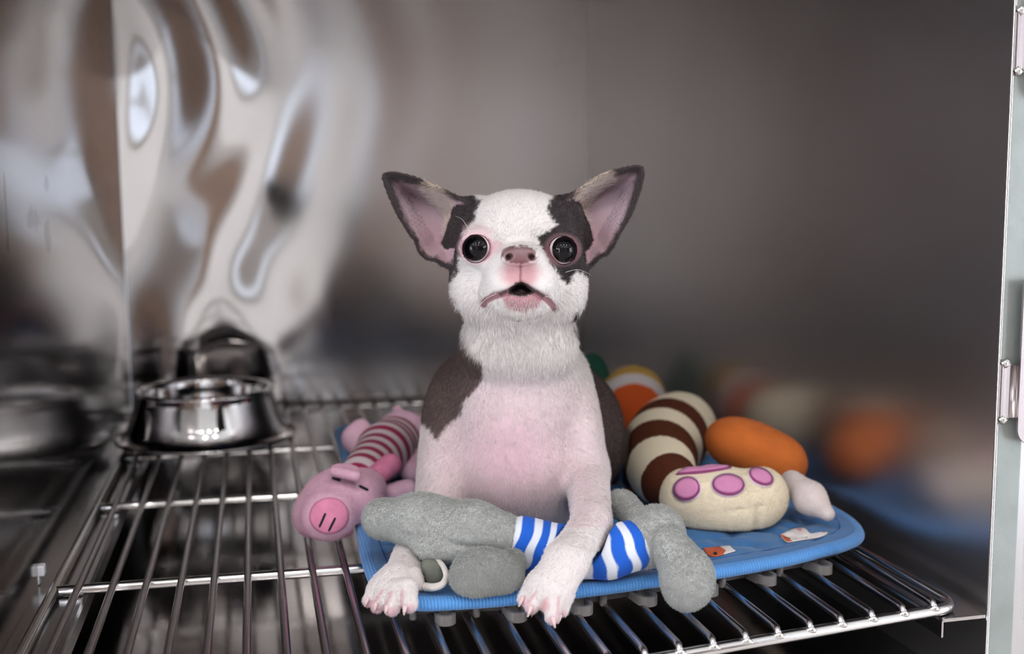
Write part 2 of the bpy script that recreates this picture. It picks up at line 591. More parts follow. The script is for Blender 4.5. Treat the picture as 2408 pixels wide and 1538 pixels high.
def smear(mat, spots):
    nt = mat.node_tree; b = nt.nodes['Principled BSDF']
    tc = nt.nodes.new('ShaderNodeTexCoord')
    n = nt.nodes.new('ShaderNodeTexNoise'); n.inputs['Scale'].default_value = 95; n.inputs['Detail'].default_value = 3
    lk(nt, tc, 'Object', n, 'Vector')
    prev = None
    for (c, sy, sz) in spots:
        mp = nt.nodes.new('ShaderNodeMapping'); mp.vector_type = 'POINT'
        mp.inputs['Scale'].default_value = (0, 1 / sy, 1 / sz)
        mp.inputs['Location'].default_value = (0, -c[1] / sy, -c[2] / sz)
        lk(nt, tc, 'Object', mp, 'Vector')
        ln = nt.nodes.new('ShaderNodeVectorMath'); ln.operation = 'LENGTH'
        lk(nt, mp, 0, ln, 0)
        ad = nt.nodes.new('ShaderNodeMath'); ad.operation = 'MULTIPLY_ADD'; ad.inputs[1].default_value = 1.6
        lk(nt, n, 0, ad, 0); lk(nt, ln, 'Value', ad, 2)
        mr = nt.nodes.new('ShaderNodeMapRange'); mr.inputs['From Min'].default_value = 1.75; mr.inputs['From Max'].default_value = 1.35
        lk(nt, ad, 0, mr, 0)
        if prev is None: prev = mr
        else:
            mx = nt.nodes.new('ShaderNodeMath'); mx.operation = 'MAXIMUM'
            lk(nt, prev, 0, mx, 0); lk(nt, mr, 0, mx, 1); prev = mx
    mix = nt.nodes.new('ShaderNodeMix'); mix.data_type = 'RGBA'
    mix.inputs[6].default_value = b.inputs['Base Color'].default_value
    mix.inputs[7].default_value = (0.20, 0.19, 0.19, 1)
    lk(nt, prev, 0, mix, 0); lk(nt, mix, 2, b, 'Base Color')
def on_left(px, py):
    d = FW + RT * (px - IW / 2) / FPX - UP * (py - IH / 2) / FPX
    return CAM + d * ((-0.037 - CAM[0]) / d[0])
smear(M_wall, [(on_left(109, 432), 0.016, 0.008), (on_left(78, 512), 0.035, 0.011), (on_left(112, 555), 0.022, 0.019), (on_left(14, 500), 0.006, 0.04)])
XL, XR0, XR1 = -0.037, 0.6568, 0.641        # left wall, right wall at the front and at the back
YF, YBL, YBR = 0.685, 1.640, 1.640         # front plane, back wall at the left and at the right
ZT, ZP = 0.590, -0.075                     # ceiling, pan
T = 0.012

def sheet(name, corner, eu, ev, nu, nv, disp, thick, mat):
    """a sheet-metal wall: corner + u*eu + v*ev, dented by disp(u, v) along its normal, with real thickness"""
    eu, ev = np.asarray(eu, float), np.asarray(ev, float)
    nrm = np.cross(eu, ev); nrm /= np.linalg.norm(nrm)
    u, v = np.meshgrid(np.linspace(0, 1, nu), np.linspace(0, 1, nv), indexing='ij')
    P = np.asarray(corner, float) + u[..., None] * eu + v[..., None] * ev + disp(u * np.linalg.norm(eu), v * np.linalg.norm(ev))[..., None] * nrm
    B = np.asarray(corner, float) + u[..., None] * eu + v[..., None] * ev + nrm * thick
    V = np.vstack([P.reshape(-1, 3), B.reshape(-1, 3)])
    o = nu * nv
    F = []
    for i in range(nu - 1):
        for j in range(nv - 1):
            a, b, c, d = i * nv + j, (i + 1) * nv + j, (i + 1) * nv + j + 1, i * nv + j + 1
            F.append((a, b, c, d))
    back = [(o, o + nv - 1, o + nu * nv - 1, o + (nu - 1) * nv)]
    ring = [i * nv for i in range(nu)] + [(nu - 1) * nv + j for j in range(1, nv)] + [i * nv + nv - 1 for i in range(nu - 2, -1, -1)] + [j for j in range(nv - 2, 0, -1)]
    nV = len(V)                       # the returned edges get vertices of their own, so that the sheet's shading stays flat up to its rim
    V = np.vstack([V, V[ring], V[np.array(ring) + o]])
    nr_ = len(ring)
    for q in range(nr_):
        r2 = (q + 1) % nr_
        F.append((nV + r2, nV + q, nV + nr_ + q, nV + nr_ + r2))
    F += back
    ob = mesh_from(name, V, F, mat)
    ob['kind'] = 'structure'
    sm = np.zeros(len(ob.data.polygons), bool); sm[:(nu - 1) * (nv - 1)] = True
    ob.data.polygons.foreach_set('use_smooth', sm)
    return ob

def back_dents(x, z):
    env = 1 / (1 + np.exp((x - 0.36) / 0.045))
    w = 0.0016 * np.sin(2 * math.pi * (x / 0.19 + 0.32 * np.sin(z * 9.0 + 0.6)) + 0.4)
    w += 0.0012 * np.sin(2 * math.pi * (x / 0.12 - 0.25 * np.sin(z * 14.0)) + 1.9) * np.cos(z * 5.2)
    w += 0.0024 * np.exp(-((x - 0.03) / 0.05) ** 2 - ((z - 0.18) / 0.10) ** 2)
    w += 0.0020 * np.exp(-((x - 0.08) / 0.06) ** 2 - ((z - 0.52) / 0.09) ** 2)
    calm = 0.00018 * np.sin(2 * math.pi * x / 0.27 + 1.0)
    return env * w + calm

def side_dents(y, z):
    return 0.0003 * np.exp(-((y - 0.88) / 0.05) ** 2 - ((z - 0.38) / 0.10) ** 2) + 0.00015 * np.sin(y * 13 + z * 5)

sheet('wall_back', (XR1, YBR, ZP), (XL - XR1, YBL - YBR, 0), (0, 0, ZT - ZP), 170, 120,
      lambda u, v: back_dents(0.69 - u, v), T, M_wall_back)
sheet('wall_left', (XL, YBL, ZP), (0, YF - YBL, 0), (0, 0, ZT - ZP), 80, 50,
      lambda u, v: side_dents(0.92 - u, v), T, M_wall)
sheet('wall_right', (XR0, YF, ZP), (XR1 - XR0, YBR - YF, 0), (0, 0, ZT - ZP), 60, 40,
      lambda u, v: 0.0001 * np.sin(u * 9 + v * 4), T, M_wall_right)
sheet('ceiling', (XL - T, YF, ZT), (XR0 + T - XL + T, 0, 0), (0, YBR + T - YF, 0), 10, 10, lambda u, v: 0 * u, T, M_wall)
sheet('floor', (XL - T, YF - 0.02, ZP), (0, YBR + T - YF + 0.02, 0), (XR0 + T - XL + T, 0, 0), 60, 60,
      lambda v, u: 0.0009 * np.sin(u * 11 + 0.5) * np.sin(v * 7.5 + 0.8), T, M_pan)

def ledge(name, poly, prof_z, lip, mat):
    o = prism(name, poly, prof_z - 0.0015, prof_z, mat)
    o['kind'] = 'structure'
    return o
# angle ledges the rack slides on: flat plate and a turned-down lip
def angle_ledge(name, x_wall, x_in, y0, y1, z, lipz):
    s = 1 if x_in > x_wall else -1
    prof = [(x_wall, z), (x_in - s * 0.002, z), (x_in, z - 0.002), (x_in, z - lipz), (x_in - s * 0.0015, z - lipz), (x_in - s * 0.0015, z - 0.0025), (x_wall, z - 0.0025)]
    V = [(x, y0, zz) for x, zz in prof] + [(x, y1, zz) for x, zz in prof]
    n = len(prof)
    F = [tuple(range(n)), tuple(range(n, 2 * n))[::-1]] + [(i, n + i, n + (i + 1) % n, (i + 1) % n) for i in range(n)]
    o = mesh_from(name, V, F, mat=M_ledge, smooth=False)
    o['kind'] = 'structure'
    return o
angle_ledge('trim_1', XL, 0.004, YF, 1.60, -0.0115, 0.014)
angle_ledge('trim_2', 0.6565, 0.620, YF, 1.0, -0.0115, 0.014)

# front frame on the hinge side: a flat steel face with a bright rolled inner edge
box('trim_3', (XR0 + 0.0003, XR0 + 0.0225, YF - 0.0015, YF + 0.012, -0.35, 0.95), M_frame, bevel=0.0012)['kind'] = 'structure'
o = tube('trim_4', [(XR0 + 0.0006, YF - 0.0012, -0.35), (XR0 + 0.0006, YF - 0.0012, 0.95)], 0.0013, M_rod)
o['kind'] = 'structure'

# ------------------------------------------------------------------ the treatment room in front of the kennel (seen in the steel)
M_room_wall = plain('painted_room_wall', (205, 200, 196), 0.7, noise=0.05, nscale=4)
M_room_ceiling = plain('room_ceiling_white', (228, 226, 222), 0.8, noise=0.03, nscale=6)
M_room_floor = plain('room_vinyl_floor', (196, 188, 180), 0.4, noise=0.08, nscale=5)
M_wood = plain('brown_wood', (136, 112, 96), 0.5, noise=0.2, nscale=7)
M_bank = steel('kennel_bank_face', (0.55, 0.54, 0.54), 0.3, 0.06, 'Z')
def struct_box(name, b, mat, bevel=0.0):
    o = box(name, b, mat, bevel=bevel); o['kind'] = 'structure'; return o
RX0, RX1, RY0, RZ0 = -2.6, 3.2, -3.2, -1.0
struct_box('wall_rear', (RX0, RX1, RY0 - 0.1, RY0, RZ0, ROOM_TOP), M_room_wall)
struct_box('wall_room_west', (RX0 - 0.1, RX0, RY0, 1.75, RZ0, ROOM_TOP), M_room_wall)
struct_box('wall_room_east', (RX1, RX1 + 0.1, RY0, 1.75, RZ0, ROOM_TOP), M_wood)
struct_box('ceiling_room', (RX0, RX1, RY0, 1.75, ROOM_TOP, ROOM_TOP + 0.1), M_room_ceiling)
struct_box('floor_room', (RX0, RX1, RY0, 1.75, RZ0 - 0.1, RZ0), M_room_floor)
# the rest of the kennel bank around this kennel
struct_box('wall_bank_east', (XR0 + 0.0245, RX1, YF + 0.002, YF + 0.05, RZ0, ROOM_TOP), M_bank)
struct_box('wall_bank_west', (RX0, XL - 0.015, YF, YF + 0.05, RZ0, ROOM_TOP), M_bank)
struct_box('wall_bank_over', (XL - 0.015, XR0 + 0.0245, YF - 0.01, YF + 0.03, ZT + 0.02, ROOM_TOP), M_bank)
struct_box('wall_bank_under', (XL - 0.015, XR0 + 0.0245, YF - 0.01, YF + 0.03, RZ0, ZP - 0.02), M_bank)
M_day = plain('daylit_pane', (222, 234, 250), 0.3, emit=0.9)
M_white_frame = plain('white_window_frame', (225, 225, 225), 0.4)
def window_or_fill(n, x0, x1, z0, z1, cols, rows, wall=None, M_day=M_day):
    y = RY0 + 0.02
    f = empty('window_or_fill_%d' % n, ((x0 + x1) / 2, y, z0), None, None); f['kind'] = 'structure'
    w, h = (x1 - x0) / cols, (z1 - z0) / rows
    for i in range(cols):
        for j in range(rows):
            box('pane', (x0 + i * w + 0.02, x0 + (i + 1) * w - 0.02, y - 0.005, y, z0 + j * h + 0.02, z0 + (j + 1) * h - 0.02), M_day, f)
    for i in range(cols + 1):
        box('mullion', (x0 + i * w - 0.022, x0 + i * w + 0.022, y - 0.015, y + 0.03, z0 - 0.02, z1 + 0.02), M_white_frame, f)
    for j in range(rows + 1):
        box('rail', (x0 - 0.02, x1 + 0.02, y - 0.014, y + 0.028, z0 + j * h - 0.022, z0 + j * h + 0.022), M_white_frame, f)
    if wall is not None:          # stand the added fill panes in a side wall: x -> along that wall
        X, sgn = wall
        for c in f.children:
            c.data.transform(Matrix(((0, sgn, 0, X - sgn * y + sgn * 0.03), (1, 0, 0, 0), (0, 0, 1, 0), (0, 0, 0, 1))))
        f.location = (X, (x0 + x1) / 2, z0)
        for c in f.children:
            c.matrix_parent_inverse = Matrix.Translation(-f.location)
window_or_fill(1, 0.50, 0.86, 0.25, 1.45, 1, 2)
M_fill_pane = plain('fill_light_pane', (232, 238, 248), 0.3, emit=7.4)  # glowing panes added to give soft frontal fill light
window_or_fill(2, -2.2, -0.15, -0.85, 1.25, 3, 3, (RX0, 1), M_fill_pane)  # added in the left room wall to fill light onto the dog
window_or_fill(4, -2.2, -0.15, -0.85, 1.25, 3, 3, (RX1, -1), M_fill_pane)  # its counterpart in the right room wall, likewise added as fill
window_or_fill(3, 0.50, 0.60, -0.95, 0.06, 1, 1)  # glowing strip added for a narrow bright streak in the back steel
M_board = plain('white_laminate', (235, 233, 230), 0.5, noise=0.03, nscale=3)
struct_box('wall_partition', (-0.22, 0.40, RY0, RY0 + 0.05, RZ0, 1.5), M_board, 0.005)
struct_box('door_1', (-1.1, -0.35, RY0, RY0 + 0.04, RZ0, 1.1), M_wood, 0.005)
struct_box('wall_panel_rear', (0.92, 3.2, RY0, RY0 + 0.3, RZ0, ROOM_TOP), M_wood, 0.005)

for lx, ly in LAMPS:
    where = 'nearest the kennel' if ly > -0.5 else ('in the middle row' if ly > -1.5 else 'in the row farthest from the kennel')
    side = 'first' if lx < -0.15 else ('third' if lx > 0.7 else 'second')
    lamp = empty('ceiling_lamp', (lx, ly, ROOM_TOP), 'round recessed downlight %s, %s along the row' % (where, side), 'lamp', 'recessed downlights in the room ceiling')
    lathe('lamp_ring', [(0.066, -0.002), (0.066, -0.014), (0.075, -0.014), (0.085, -0.004), (0.085, 0.0)], (lx, ly, ROOM_TOP), M_white_frame, lamp, 24)

# ================================================================== rack
rack = empty('wire_rack', (0.3, 1.1, -0.006), 'steel wire rack floor of the kennel with round cross rods', 'rack')
def bar_y(x):
    return 0.6055 + 0.1375 * x
SP = 0.0254
extra = {20: 0.001, 21: 0.0012, 22: 0.0022, 23: 0.004, 24: 0.0058}
FZ = -0.0068
# frame: left rail, front bar, right rail with rounded corners
def corner(p, a, b, r, n=8):
    p, a, b = map(np.array, (p, a, b))
    da = (a - p) / np.linalg.norm(a - p); db = (b - p) / np.linalg.norm(b - p)
    return [tuple((1 - t) ** 2 * (p + da * r) + 2 * t * (1 - t) * p + t * t * (p + db * r)) for t in np.linspace(0, 1, n)]
fl, fr = (-0.0215, bar_y(-0.0215), FZ), (0.6395, bar_y(0.6395), FZ)
bl, br = (-0.0175, 1.60, FZ), (0.630, 1.62, FZ)
path = [bl] + corner(fl, bl, fr, 0.022) + corner(fr, fl, br, 0.020) + [br]
fine = [np.array(path[0])]
for a, b in zip(path[:-1], path[1:]):
    a, b = np.array(a), np.array(b); k = max(1, int(np.linalg.norm(b - a) / 0.05))
    fine += [a + (b - a) * (i + 1) / k for i in range(k)]
tube('frame', fine, 0.0043, M_rod, rack, 14)
tube('cross_rod', [bl, br], 0.004, M_rod, rack)
for (xa, ya), (xb, yb) in (((-0.022, 1.353), (0.634, 1.335)), ((-0.022, 1.136), (0.636, 1.118)), ((-0.022, 0.894), (0.637, 0.876))):
    pts = [np.array([xa, ya, FZ]) + (np.array([xb, yb, FZ]) - np.array([xa, ya, FZ])) * t for t in np.linspace(0, 1, 12)]
    tube('cross_rod', pts, 0.0042, M_rod, rack)
for i in range(25):
    x = i * SP + extra.get(i, 0)
    y0 = bar_y(x) - 0.001
    pts = [(x, y0 - 0.0016, -0.0052), (x, y0 - 0.0005, -0.0026), (x, y0 + 0.002, -0.0006), (x, y0 + 0.006, 0.0)]
    rr = [0.0017, 0.0026, 0.003, 0.003]
    wob = random.uniform(-0.0006, 0.0006)
    for y in np.linspace(y0 + 0.06, 1.603 + 0.02 * x, 14):
        pts.append((x - 0.004 * (y - 0.7) * 0 + wob * math.sin(y * 5), y, 0.0)); rr.append(0.003)
    w = tube('wire', pts, rr, M_wire, rack, 10)
    # weld where the wire meets the front bar
    V, F = tube_geo([(x - 0.0048, y0 - 0.0006, -0.0062), (x - 0.0025, y0 - 0.001, -0.0046), (x, y0 - 0.0013, -0.0036), (x + 0.0025, y0 - 0.001, -0.0047), (x + 0.0048, y0 - 0.0006, -0.0062)],
                    [0.0012, 0.0024, 0.0030, 0.0024, 0.0012], 8)
    mesh_from('weld', V, F, M_weld, w)

# ================================================================== bowl
bc = (0.0755, 1.405, 0.0032)
bowl = empty('dog_bowl', bc, 'shiny stainless steel flared dog bowl on the rack by the back wall', 'bowl')
prof = [(0.098, 0.0022), (0.106, 0.0005), (0.1095, 0.0015), (0.1105, 0.0035), (0.1085, 0.0055), (0.103, 0.0060), (0.0985, 0.008), (0.0945, 0.014), (0.0905, 0.026), (0.0865, 0.038), (0.0833, 0.050), (0.0822, 0.054),
        (0.0826, 0.058), (0.0818, 0.0615), (0.0795, 0.063), (0.0765, 0.0615), (0.0752, 0.0575), (0.0745, 0.050), (0.073, 0.036), (0.069, 0.022), (0.060, 0.014), (0.040, 0.011), (0.0005, 0.0105)]
lathe('shell', prof, bc, M_bowl, bowl, 96)
lathe('rubber_ring', [(0.092, 0.0), (0.0975, 0.0), (0.0985, 0.003), (0.0925, 0.003), (0.092, 0.0)], bc, plain('black_rubber', (22, 22, 24), 0.7), bowl, 64)

# ================================================================== white clip on the left ledge
M_clip = plain('white_plastic', (236, 236, 240), 0.4)
cp = CZ(96, 1347, -0.002)
clip = empty('plastic_clip', cp, 'tiny white plastic clip on the left ledge beside the rack rail', 'clip')
box('clip_body', (cp[0] - 0.0038, cp[0] + 0.0034, cp[1] - 0.0045, cp[1] + 0.0045, cp[2] - 0.002, cp[2] + 0.0068), M_clip, clip, 0.0012)
box('clip_tab', (cp[0] - 0.0032, cp[0] - 0.0008, cp[1] - 0.0042, cp[1] + 0.0042, cp[2] - 0.0085, cp[2] - 0.001), M_clip, clip, 0.0005)

# ================================================================== door hinges on the front frame
def CY(px, py, y):
    d = FW + RT * (px - IW / 2) / FPX - UP * (py - IH / 2) / FPX
    return CAM + d * (y / d[1])
M_hinge = steel('hinge_steel', (0.46, 0.41, 0.41), 0.3, 0.1, 'Z', stain=0.3)
def hinge(z_top, z_bot, label):
    x0 = XR0 + 0.0016
    yf = YF - 0.0015
    h = empty('door_hinge', (x0, yf, z_bot), label, 'hinge', 'door hinges on the front frame')
    box('leaf', (x0, x0 + 0.0072, yf - 0.0030, yf, z_bot, z_top), M_hinge, h, 0.0006)
    tube('knuckle', [(x0 + 0.0094, yf - 0.003, z_bot + 0.001), (x0 + 0.0094, yf - 0.003, z_top - 0.001)], 0.0026, M_hinge, h, 16)
    # door leaf with a rounded lower corner
    r = 0.012; xa, xb = x0 + 0.0108, x0 + 0.055; zb, zt = z_bot - 0.019, z_top + 0.06
    prof = [(xb, zb), (xb, zt), (xa, zt)] + [(xa + r - r * math.cos(a), zb + r - r * math.sin(a)) for a in np.linspace(0, math.pi / 2, 8)]
    n = len(prof); y0, y1 = yf - 0.0075, yf - 0.0055
    V = [(x, y0, z) for x, z in prof] + [(x, y1, z) for x, z in prof]
    F = [tuple(range(n)), tuple(range(n, 2 * n))[::-1]] + [(i, n + i, n + (i + 1) % n, (i + 1) % n) for i in range(n)]
    mesh_from('door_leaf', V, F, M_hinge, h, smooth=False)
    lathe('rivet', [(0.0001, 0.0016), (0.002, 0.0012), (0.0028, 0.0)], (0, 0, 0), M_rod, h, 12)
    rv = h.children[-1]
    rv.data.transform(Matrix.Translation((xa + 0.007, y0, z_top + 0.012)) @ Matrix.Rotation(math.radians(90), 4, 'X'))
    for zz in (z_top + 0.0005, z_bot - 0.0005):
        pts = [(x0 - 0.001 + 0.0014 * k, yf - 0.002 - 0.0006 * math.sin(k * 1.3), zz + 0.0010 * math.sin(k * 2.1)) for k in range(6)]
        V, F = tube_geo(pts, [0.0012, 0.0026, 0.0030, 0.0027, 0.0022, 0.0008], 8)
        mesh_from('weld', V, F, M_weld, h)
hz = [CY(2352, 856, YF - 0.003)[2], CY(2345, 985, YF - 0.003)[2], CY(2390, 165, YF - 0.003)[2]]
hinge(hz[0], hz[1], 'stained steel door hinge welded to the frame at mid height')
hinge(hz[2] + (hz[0] - hz[1]), hz[2], 'upper steel door hinge at the top of the front frame')

# ================================================================== plastic floor tile under the mat
M_tile = plain('dark_grey_plastic', (58, 56, 57), 0.45, bump=0.1, bscale=200)
M_loop = plain('grey_plastic_loop', (112, 108, 106), 0.35)
tile = empty('plastic_floor_tile', (0.43, 1.0, 0.003), 'dark grey interlocking plastic floor tile with loops under the blue mat', 'floor tile')
MAT_OUT = [(0.2275, 0.752), (0.236, 0.7405), (0.254, 0.7352), (0.31, 0.7335), (0.371, 0.7340), (0.43, 0.7405), (0.476, 0.7495), (0.53, 0.7605), (0.567, 0.770),
           (0.598, 0.783), (0.620, 0.803), (0.631, 0.832), (0.633, 0.875), (0.632, 1.0), (0.630, 1.20), (0.626, 1.31), (0.612, 1.335), (0.58, 1.344), (0.42, 1.345), (0.26, 1.342), (0.240, 1.335), (0.233, 1.315),
           (0.229, 1.10), (0.2215, 0.90), (0.2195, 0.85), (0.2205, 0.79)]
tile_poly = [(0.238, 0.752), (0.31, 0.7425), (0.371, 0.743), (0.476, 0.7585), (0.567, 0.779), (0.615, 0.806), (0.622, 0.85), (0.622, 1.325), (0.24, 1.325), (0.23, 0.9), (0.232, 0.78)]
prism('tile_body', tile_poly, 0.0032, 0.0105, M_tile, tile)
def edge_point(px):
    """front edge of the tile below picture column px"""
    best = None
    E_ = [np.array(p) for p in tile_poly[:6]]
    for a, b in zip(E_[:-1], E_[1:]):
        for t in np.linspace(0, 1, 40):
            p = a + (b - a) * t
            x = to_px(np.array([[p[0], p[1], 0.007]]))[0][0]
            if best is None or abs(x - px) < best[0]:
                best = (abs(x - px), p, b - a)
    return best[1], best[2] / np.linalg.norm(best[2])
for px in (1048, 1205, 1358, 1500, 1640, 1777, 1908):
    p, d = edge_point(px)
    nrm = np.array([d[1], -d[0]])
    L, Wd = 0.0215, 0.0074
    def stadium(s, hole=False):
        pts = []
        for a in np.linspace(0, math.pi, 13):
            q = p + nrm * (L - Wd + s * math.sin(a)) + d * (s * math.cos(a))
            pts.append(q)
        if hole:
            q0 = p + nrm * 0.003
            return pts + [q0 - d * s, q0 + d * s]
        return pts + [p - d * s - nrm * 0.002, p + d * s - nrm * 0.002]
    o_, i_ = stadium(Wd), stadium(Wd * 0.62, True)
    n = len(o_)
    V = [(q[0], q[1], z) for z in (0.0088, 0.0015) for q in o_] + [(q[0], q[1], z) for z in (0.0088, 0.0015) for q in i_]
    F = []
    for i in range(n):
        k = (i + 1) % n
        F += [(i, k, n + k, n + i), (2 * n + k, 2 * n + i, 3 * n + i, 3 * n + k), (k, i, 2 * n + i, 2 * n + k), (n + i, n + k, 3 * n + k, 3 * n + i)]
    mesh_from('loop', V, F, M_loop, tile, smooth=False)
for px in (972, 1121, 1282, 1416, 1693, 1825):
    p, d = edge_point(px)
    nrm = np.array([d[1], -d[0]])
    q = p + nrm * 0.003
    lathe('peg', [(0.0001, -0.0075), (0.0022, -0.0075), (0.0028, -0.0065), (0.0028, 0.002), (0.0001, 0.002)], (q[0], q[1], 0.008), M_loop, tile, 14)

# ================================================================== blue quilted mat
def fabric(name, rgb, rgb2, scale, bump, rib=False):
    m, nt, b = new_mat(name)
    c, c2 = lin(*rgb), lin(*rgb2)
    b.inputs['Roughness'].default_value = 0.75
    b.inputs['Sheen Weight'].default_value = 0.25
    tc = nt.nodes.new('ShaderNodeTexCoord')
    n = nt.nodes.new('ShaderNodeTexNoise'); n.inputs['Scale'].default_value = 45; n.inputs['Detail'].default_value = 5
    lk(nt, tc, 'Object', n, 'Vector')
    w = nt.nodes.new('ShaderNodeTexWave'); w.wave_type = 'BANDS'; w.bands_direction = 'X' if rib else 'DIAGONAL'
    w.inputs['Scale'].default_value = scale; w.inputs['Distortion'].default_value = 1.2
    w.inputs['Detail'].default_value = 2; w.inputs['Detail Scale'].default_value = 3
    lk(nt, tc, 'Object', w, 'Vector')
    mx = nt.nodes.new('ShaderNodeMix'); mx.data_type = 'RGBA'
    mx.inputs[6].default_value = (*c, 1); mx.inputs[7].default_value = (*c2, 1)
    av = nt.nodes.new('ShaderNodeMath'); av.operation = 'MULTIPLY'
    lk(nt, n, 0, av, 0); lk(nt, w, 'Fac', av, 1)
    lk(nt, av, 0, mx, 0); lk(nt, mx, 2, b, 'Base Color')
    bp = nt.nodes.new('ShaderNodeBump'); bp.inputs['Strength'].default_value = bump; bp.inputs['Distance'].default_value = 0.0006
    lk(nt, w, 'Fac', bp, 'Height'); lk(nt, bp, 0, b, 'Normal')
    return m
M_mat = fabric('blue_quilted_cotton', (44, 104, 164), (66, 132, 190), 260, 0.15)
M_bind = fabric('light_blue_binding', (66, 134, 206), (108, 172, 232), 130, 0.55, rib=True)
mat_thing = empty('quilted_mat', (0.43, 1.0, 0.0105), 'blue quilted pet mat with light blue binding and printed dogs', 'mat')
out = catmull(np.array(MAT_OUT + MAT_OUT[:1]), 6)[:-1]
def mat_fn(P):
    d2 = poly_sd(P[..., 0][:, :, 0], P[..., 1][:, :, 0], out)[:, :, None] + 0.004
    dz = np.abs(P[..., 2] - 0.0158) - 0.0016
    return np.minimum(np.maximum(d2, dz), 0) + np.sqrt(np.maximum(d2, 0) ** 2 + np.maximum(dz, 0) ** 2) - 0.0035
xs = np.arange(0.21, 0.645, 0.0026); ys = np.arange(0.725, 1.355, 0.0026); zs = np.arange(0.008, 0.024, 0.0014)
MV, MQ = surface(field([Func(mat_fn, (0.2, 0.7, 0.0), (0.66, 1.4, 0.03), 0.001)], xs, ys, zs), xs, ys, zs, 1)
def quilt(x, y):
    a, b = (x + y) / 0.062, (x - y) / 0.062
    s = np.minimum(np.abs(np.sin(math.pi * (a + 0.12 * np.sin(b * 9)))), np.abs(np.sin(math.pi * (b + 0.12 * np.sin(a * 9)))))
    return 0.0042 * np.sqrt(s) + 0.0008 * np.sin(x * 210) * np.sin(y * 190)
top = MV[:, 2] > 0.0175
edge = np.clip(-poly_sd(MV[:, 0], MV[:, 1], out) / 0.018 - 0.4, 0, 1)
MV[:, 2] += np.where(top, (quilt(MV[:, 0], MV[:, 1]) - 0.0036) * edge, 0)
mesh_from('mat_top', MV, MQ, M_mat, mat_thing)
mat_bvh = bvh_of(MV, MQ)
bp = catmull(np.array([(x, y, 0.0160 + 0.0009 * math.sin(i * 1.7)) for i, (x, y) in enumerate(MAT_OUT + MAT_OUT[:2])]), 8)
tube('binding', bp, 0.0058, M_bind, mat_thing, 14, flat=0.88)
# stitched seam just inside the binding
seam = catmull(np.array([(0.43 + (x - 0.43) * 0.945, 1.04 + (y - 1.04) * 0.955, 0.0205) for x, y in MAT_OUT + MAT_OUT[:1]]), 6)
tube('seam', seam, 0.0006, plain('blue_thread', (40, 88, 150), 0.8), mat_thing, 6)
M_pr_white = plain('print_white', (232, 226, 224), 0.8)
M_pr_orange = plain('print_orange', (206, 98, 62), 0.8)
M_pr_dark = plain('print_dark', (28, 22, 26), 0.8)
M_pr_pink = plain('print_pink', (226, 160, 170), 0.8)
def z4(pts):
    return [(1380 + x / 2.651, 820 + y / 2.651) for x, y in pts]
def grow(poly, g):
    poly = np.asarray(poly, float); c = poly.mean(0); v = poly - c
    return c + v * (1 + g / np.linalg.norm(v, axis=1))[:, None]
pa = z4([(1203, 1163), (1250, 1140), (1285, 1122), (1330, 1118), (1365, 1124), (1388, 1150), (1425, 1158), (1465, 1147), (1500, 1140), (1500, 1156), (1440, 1180), (1340, 1195), (1280, 1206), (1240, 1206)])
patch('print_outline', grow(pa, 1.6), mat_bvh, M_pr_dark, mat_thing, 0.00025, sink=0.0003)
patch('printed_dog', pa, mat_bvh, M_pr_white, mat_thing, 0.0005, sink=0.0003)
patch('print_patch', z4([(1205, 1163), (1228, 1166), (1284, 1204), (1246, 1206)]), mat_bvh, M_pr_orange, mat_thing, 0.0007, sink=0.0003, smooth_outline=False)
patch('print_patch', z4([(1310, 1128), (1340, 1126), (1338, 1140), (1318, 1138)]), mat_bvh, M_pr_pink, mat_thing, 0.0007, sink=0.0003)
pb = z4([(722, 1245), (830, 1238), (872, 1262), (852, 1286), (770, 1296)])
patch('print_outline', grow(pb, 1.2), mat_bvh, M_pr_dark, mat_thing, 0.00025, sink=0.0003)
patch('printed_dog', pb, mat_bvh, M_pr_orange, mat_thing, 0.0005, sink=0.0003)
pc = z4([(828, 1236), (892, 1231), (905, 1248), (928, 1264), (850, 1286), (868, 1262)])
patch('print_outline', grow(pc, 1.2), mat_bvh, M_pr_dark, mat_thing, 0.0003, sink=0.0003, smooth_outline=False)
patch('print_patch', pc, mat_bvh, M_pr_white, mat_thing, 0.0007, sink=0.0003, smooth_outline=False)
patch('print_eye', z4(ellipse_poly(802, 1281, 12, 8)), mat_bvh, M_pr_dark, mat_thing, 0.0008, sink=0.0003)
patch('printed_dog', [(917, 1306), (928, 1293), (947, 1288), (950, 1312), (930, 1328), (919, 1322)], mat_bvh, M_pr_orange, mat_thing, 0.0005, sink=0.0003)
patch('print_patch', [(1468, 1150), (1490, 1146), (1500, 1154), (1478, 1160)], mat_bvh, M_pr_orange, mat_thing, 0.0005, sink=0.0003)

# ================================================================== plush toys
def plush(name, rgb, rough=0.9, noise=0.10, nscale=90, bump=0.5, bscale=700, sheen=0.08):
    return plain(name, rgb, rough, noise=noise, nscale=nscale, bump=bump, bscale=bscale, bdist=0.0012, sheen=sheen)
M_fuzz = attr_mat('plush_pile', rough=0.9, bump=0, sheen=0.0, spec=0.1)

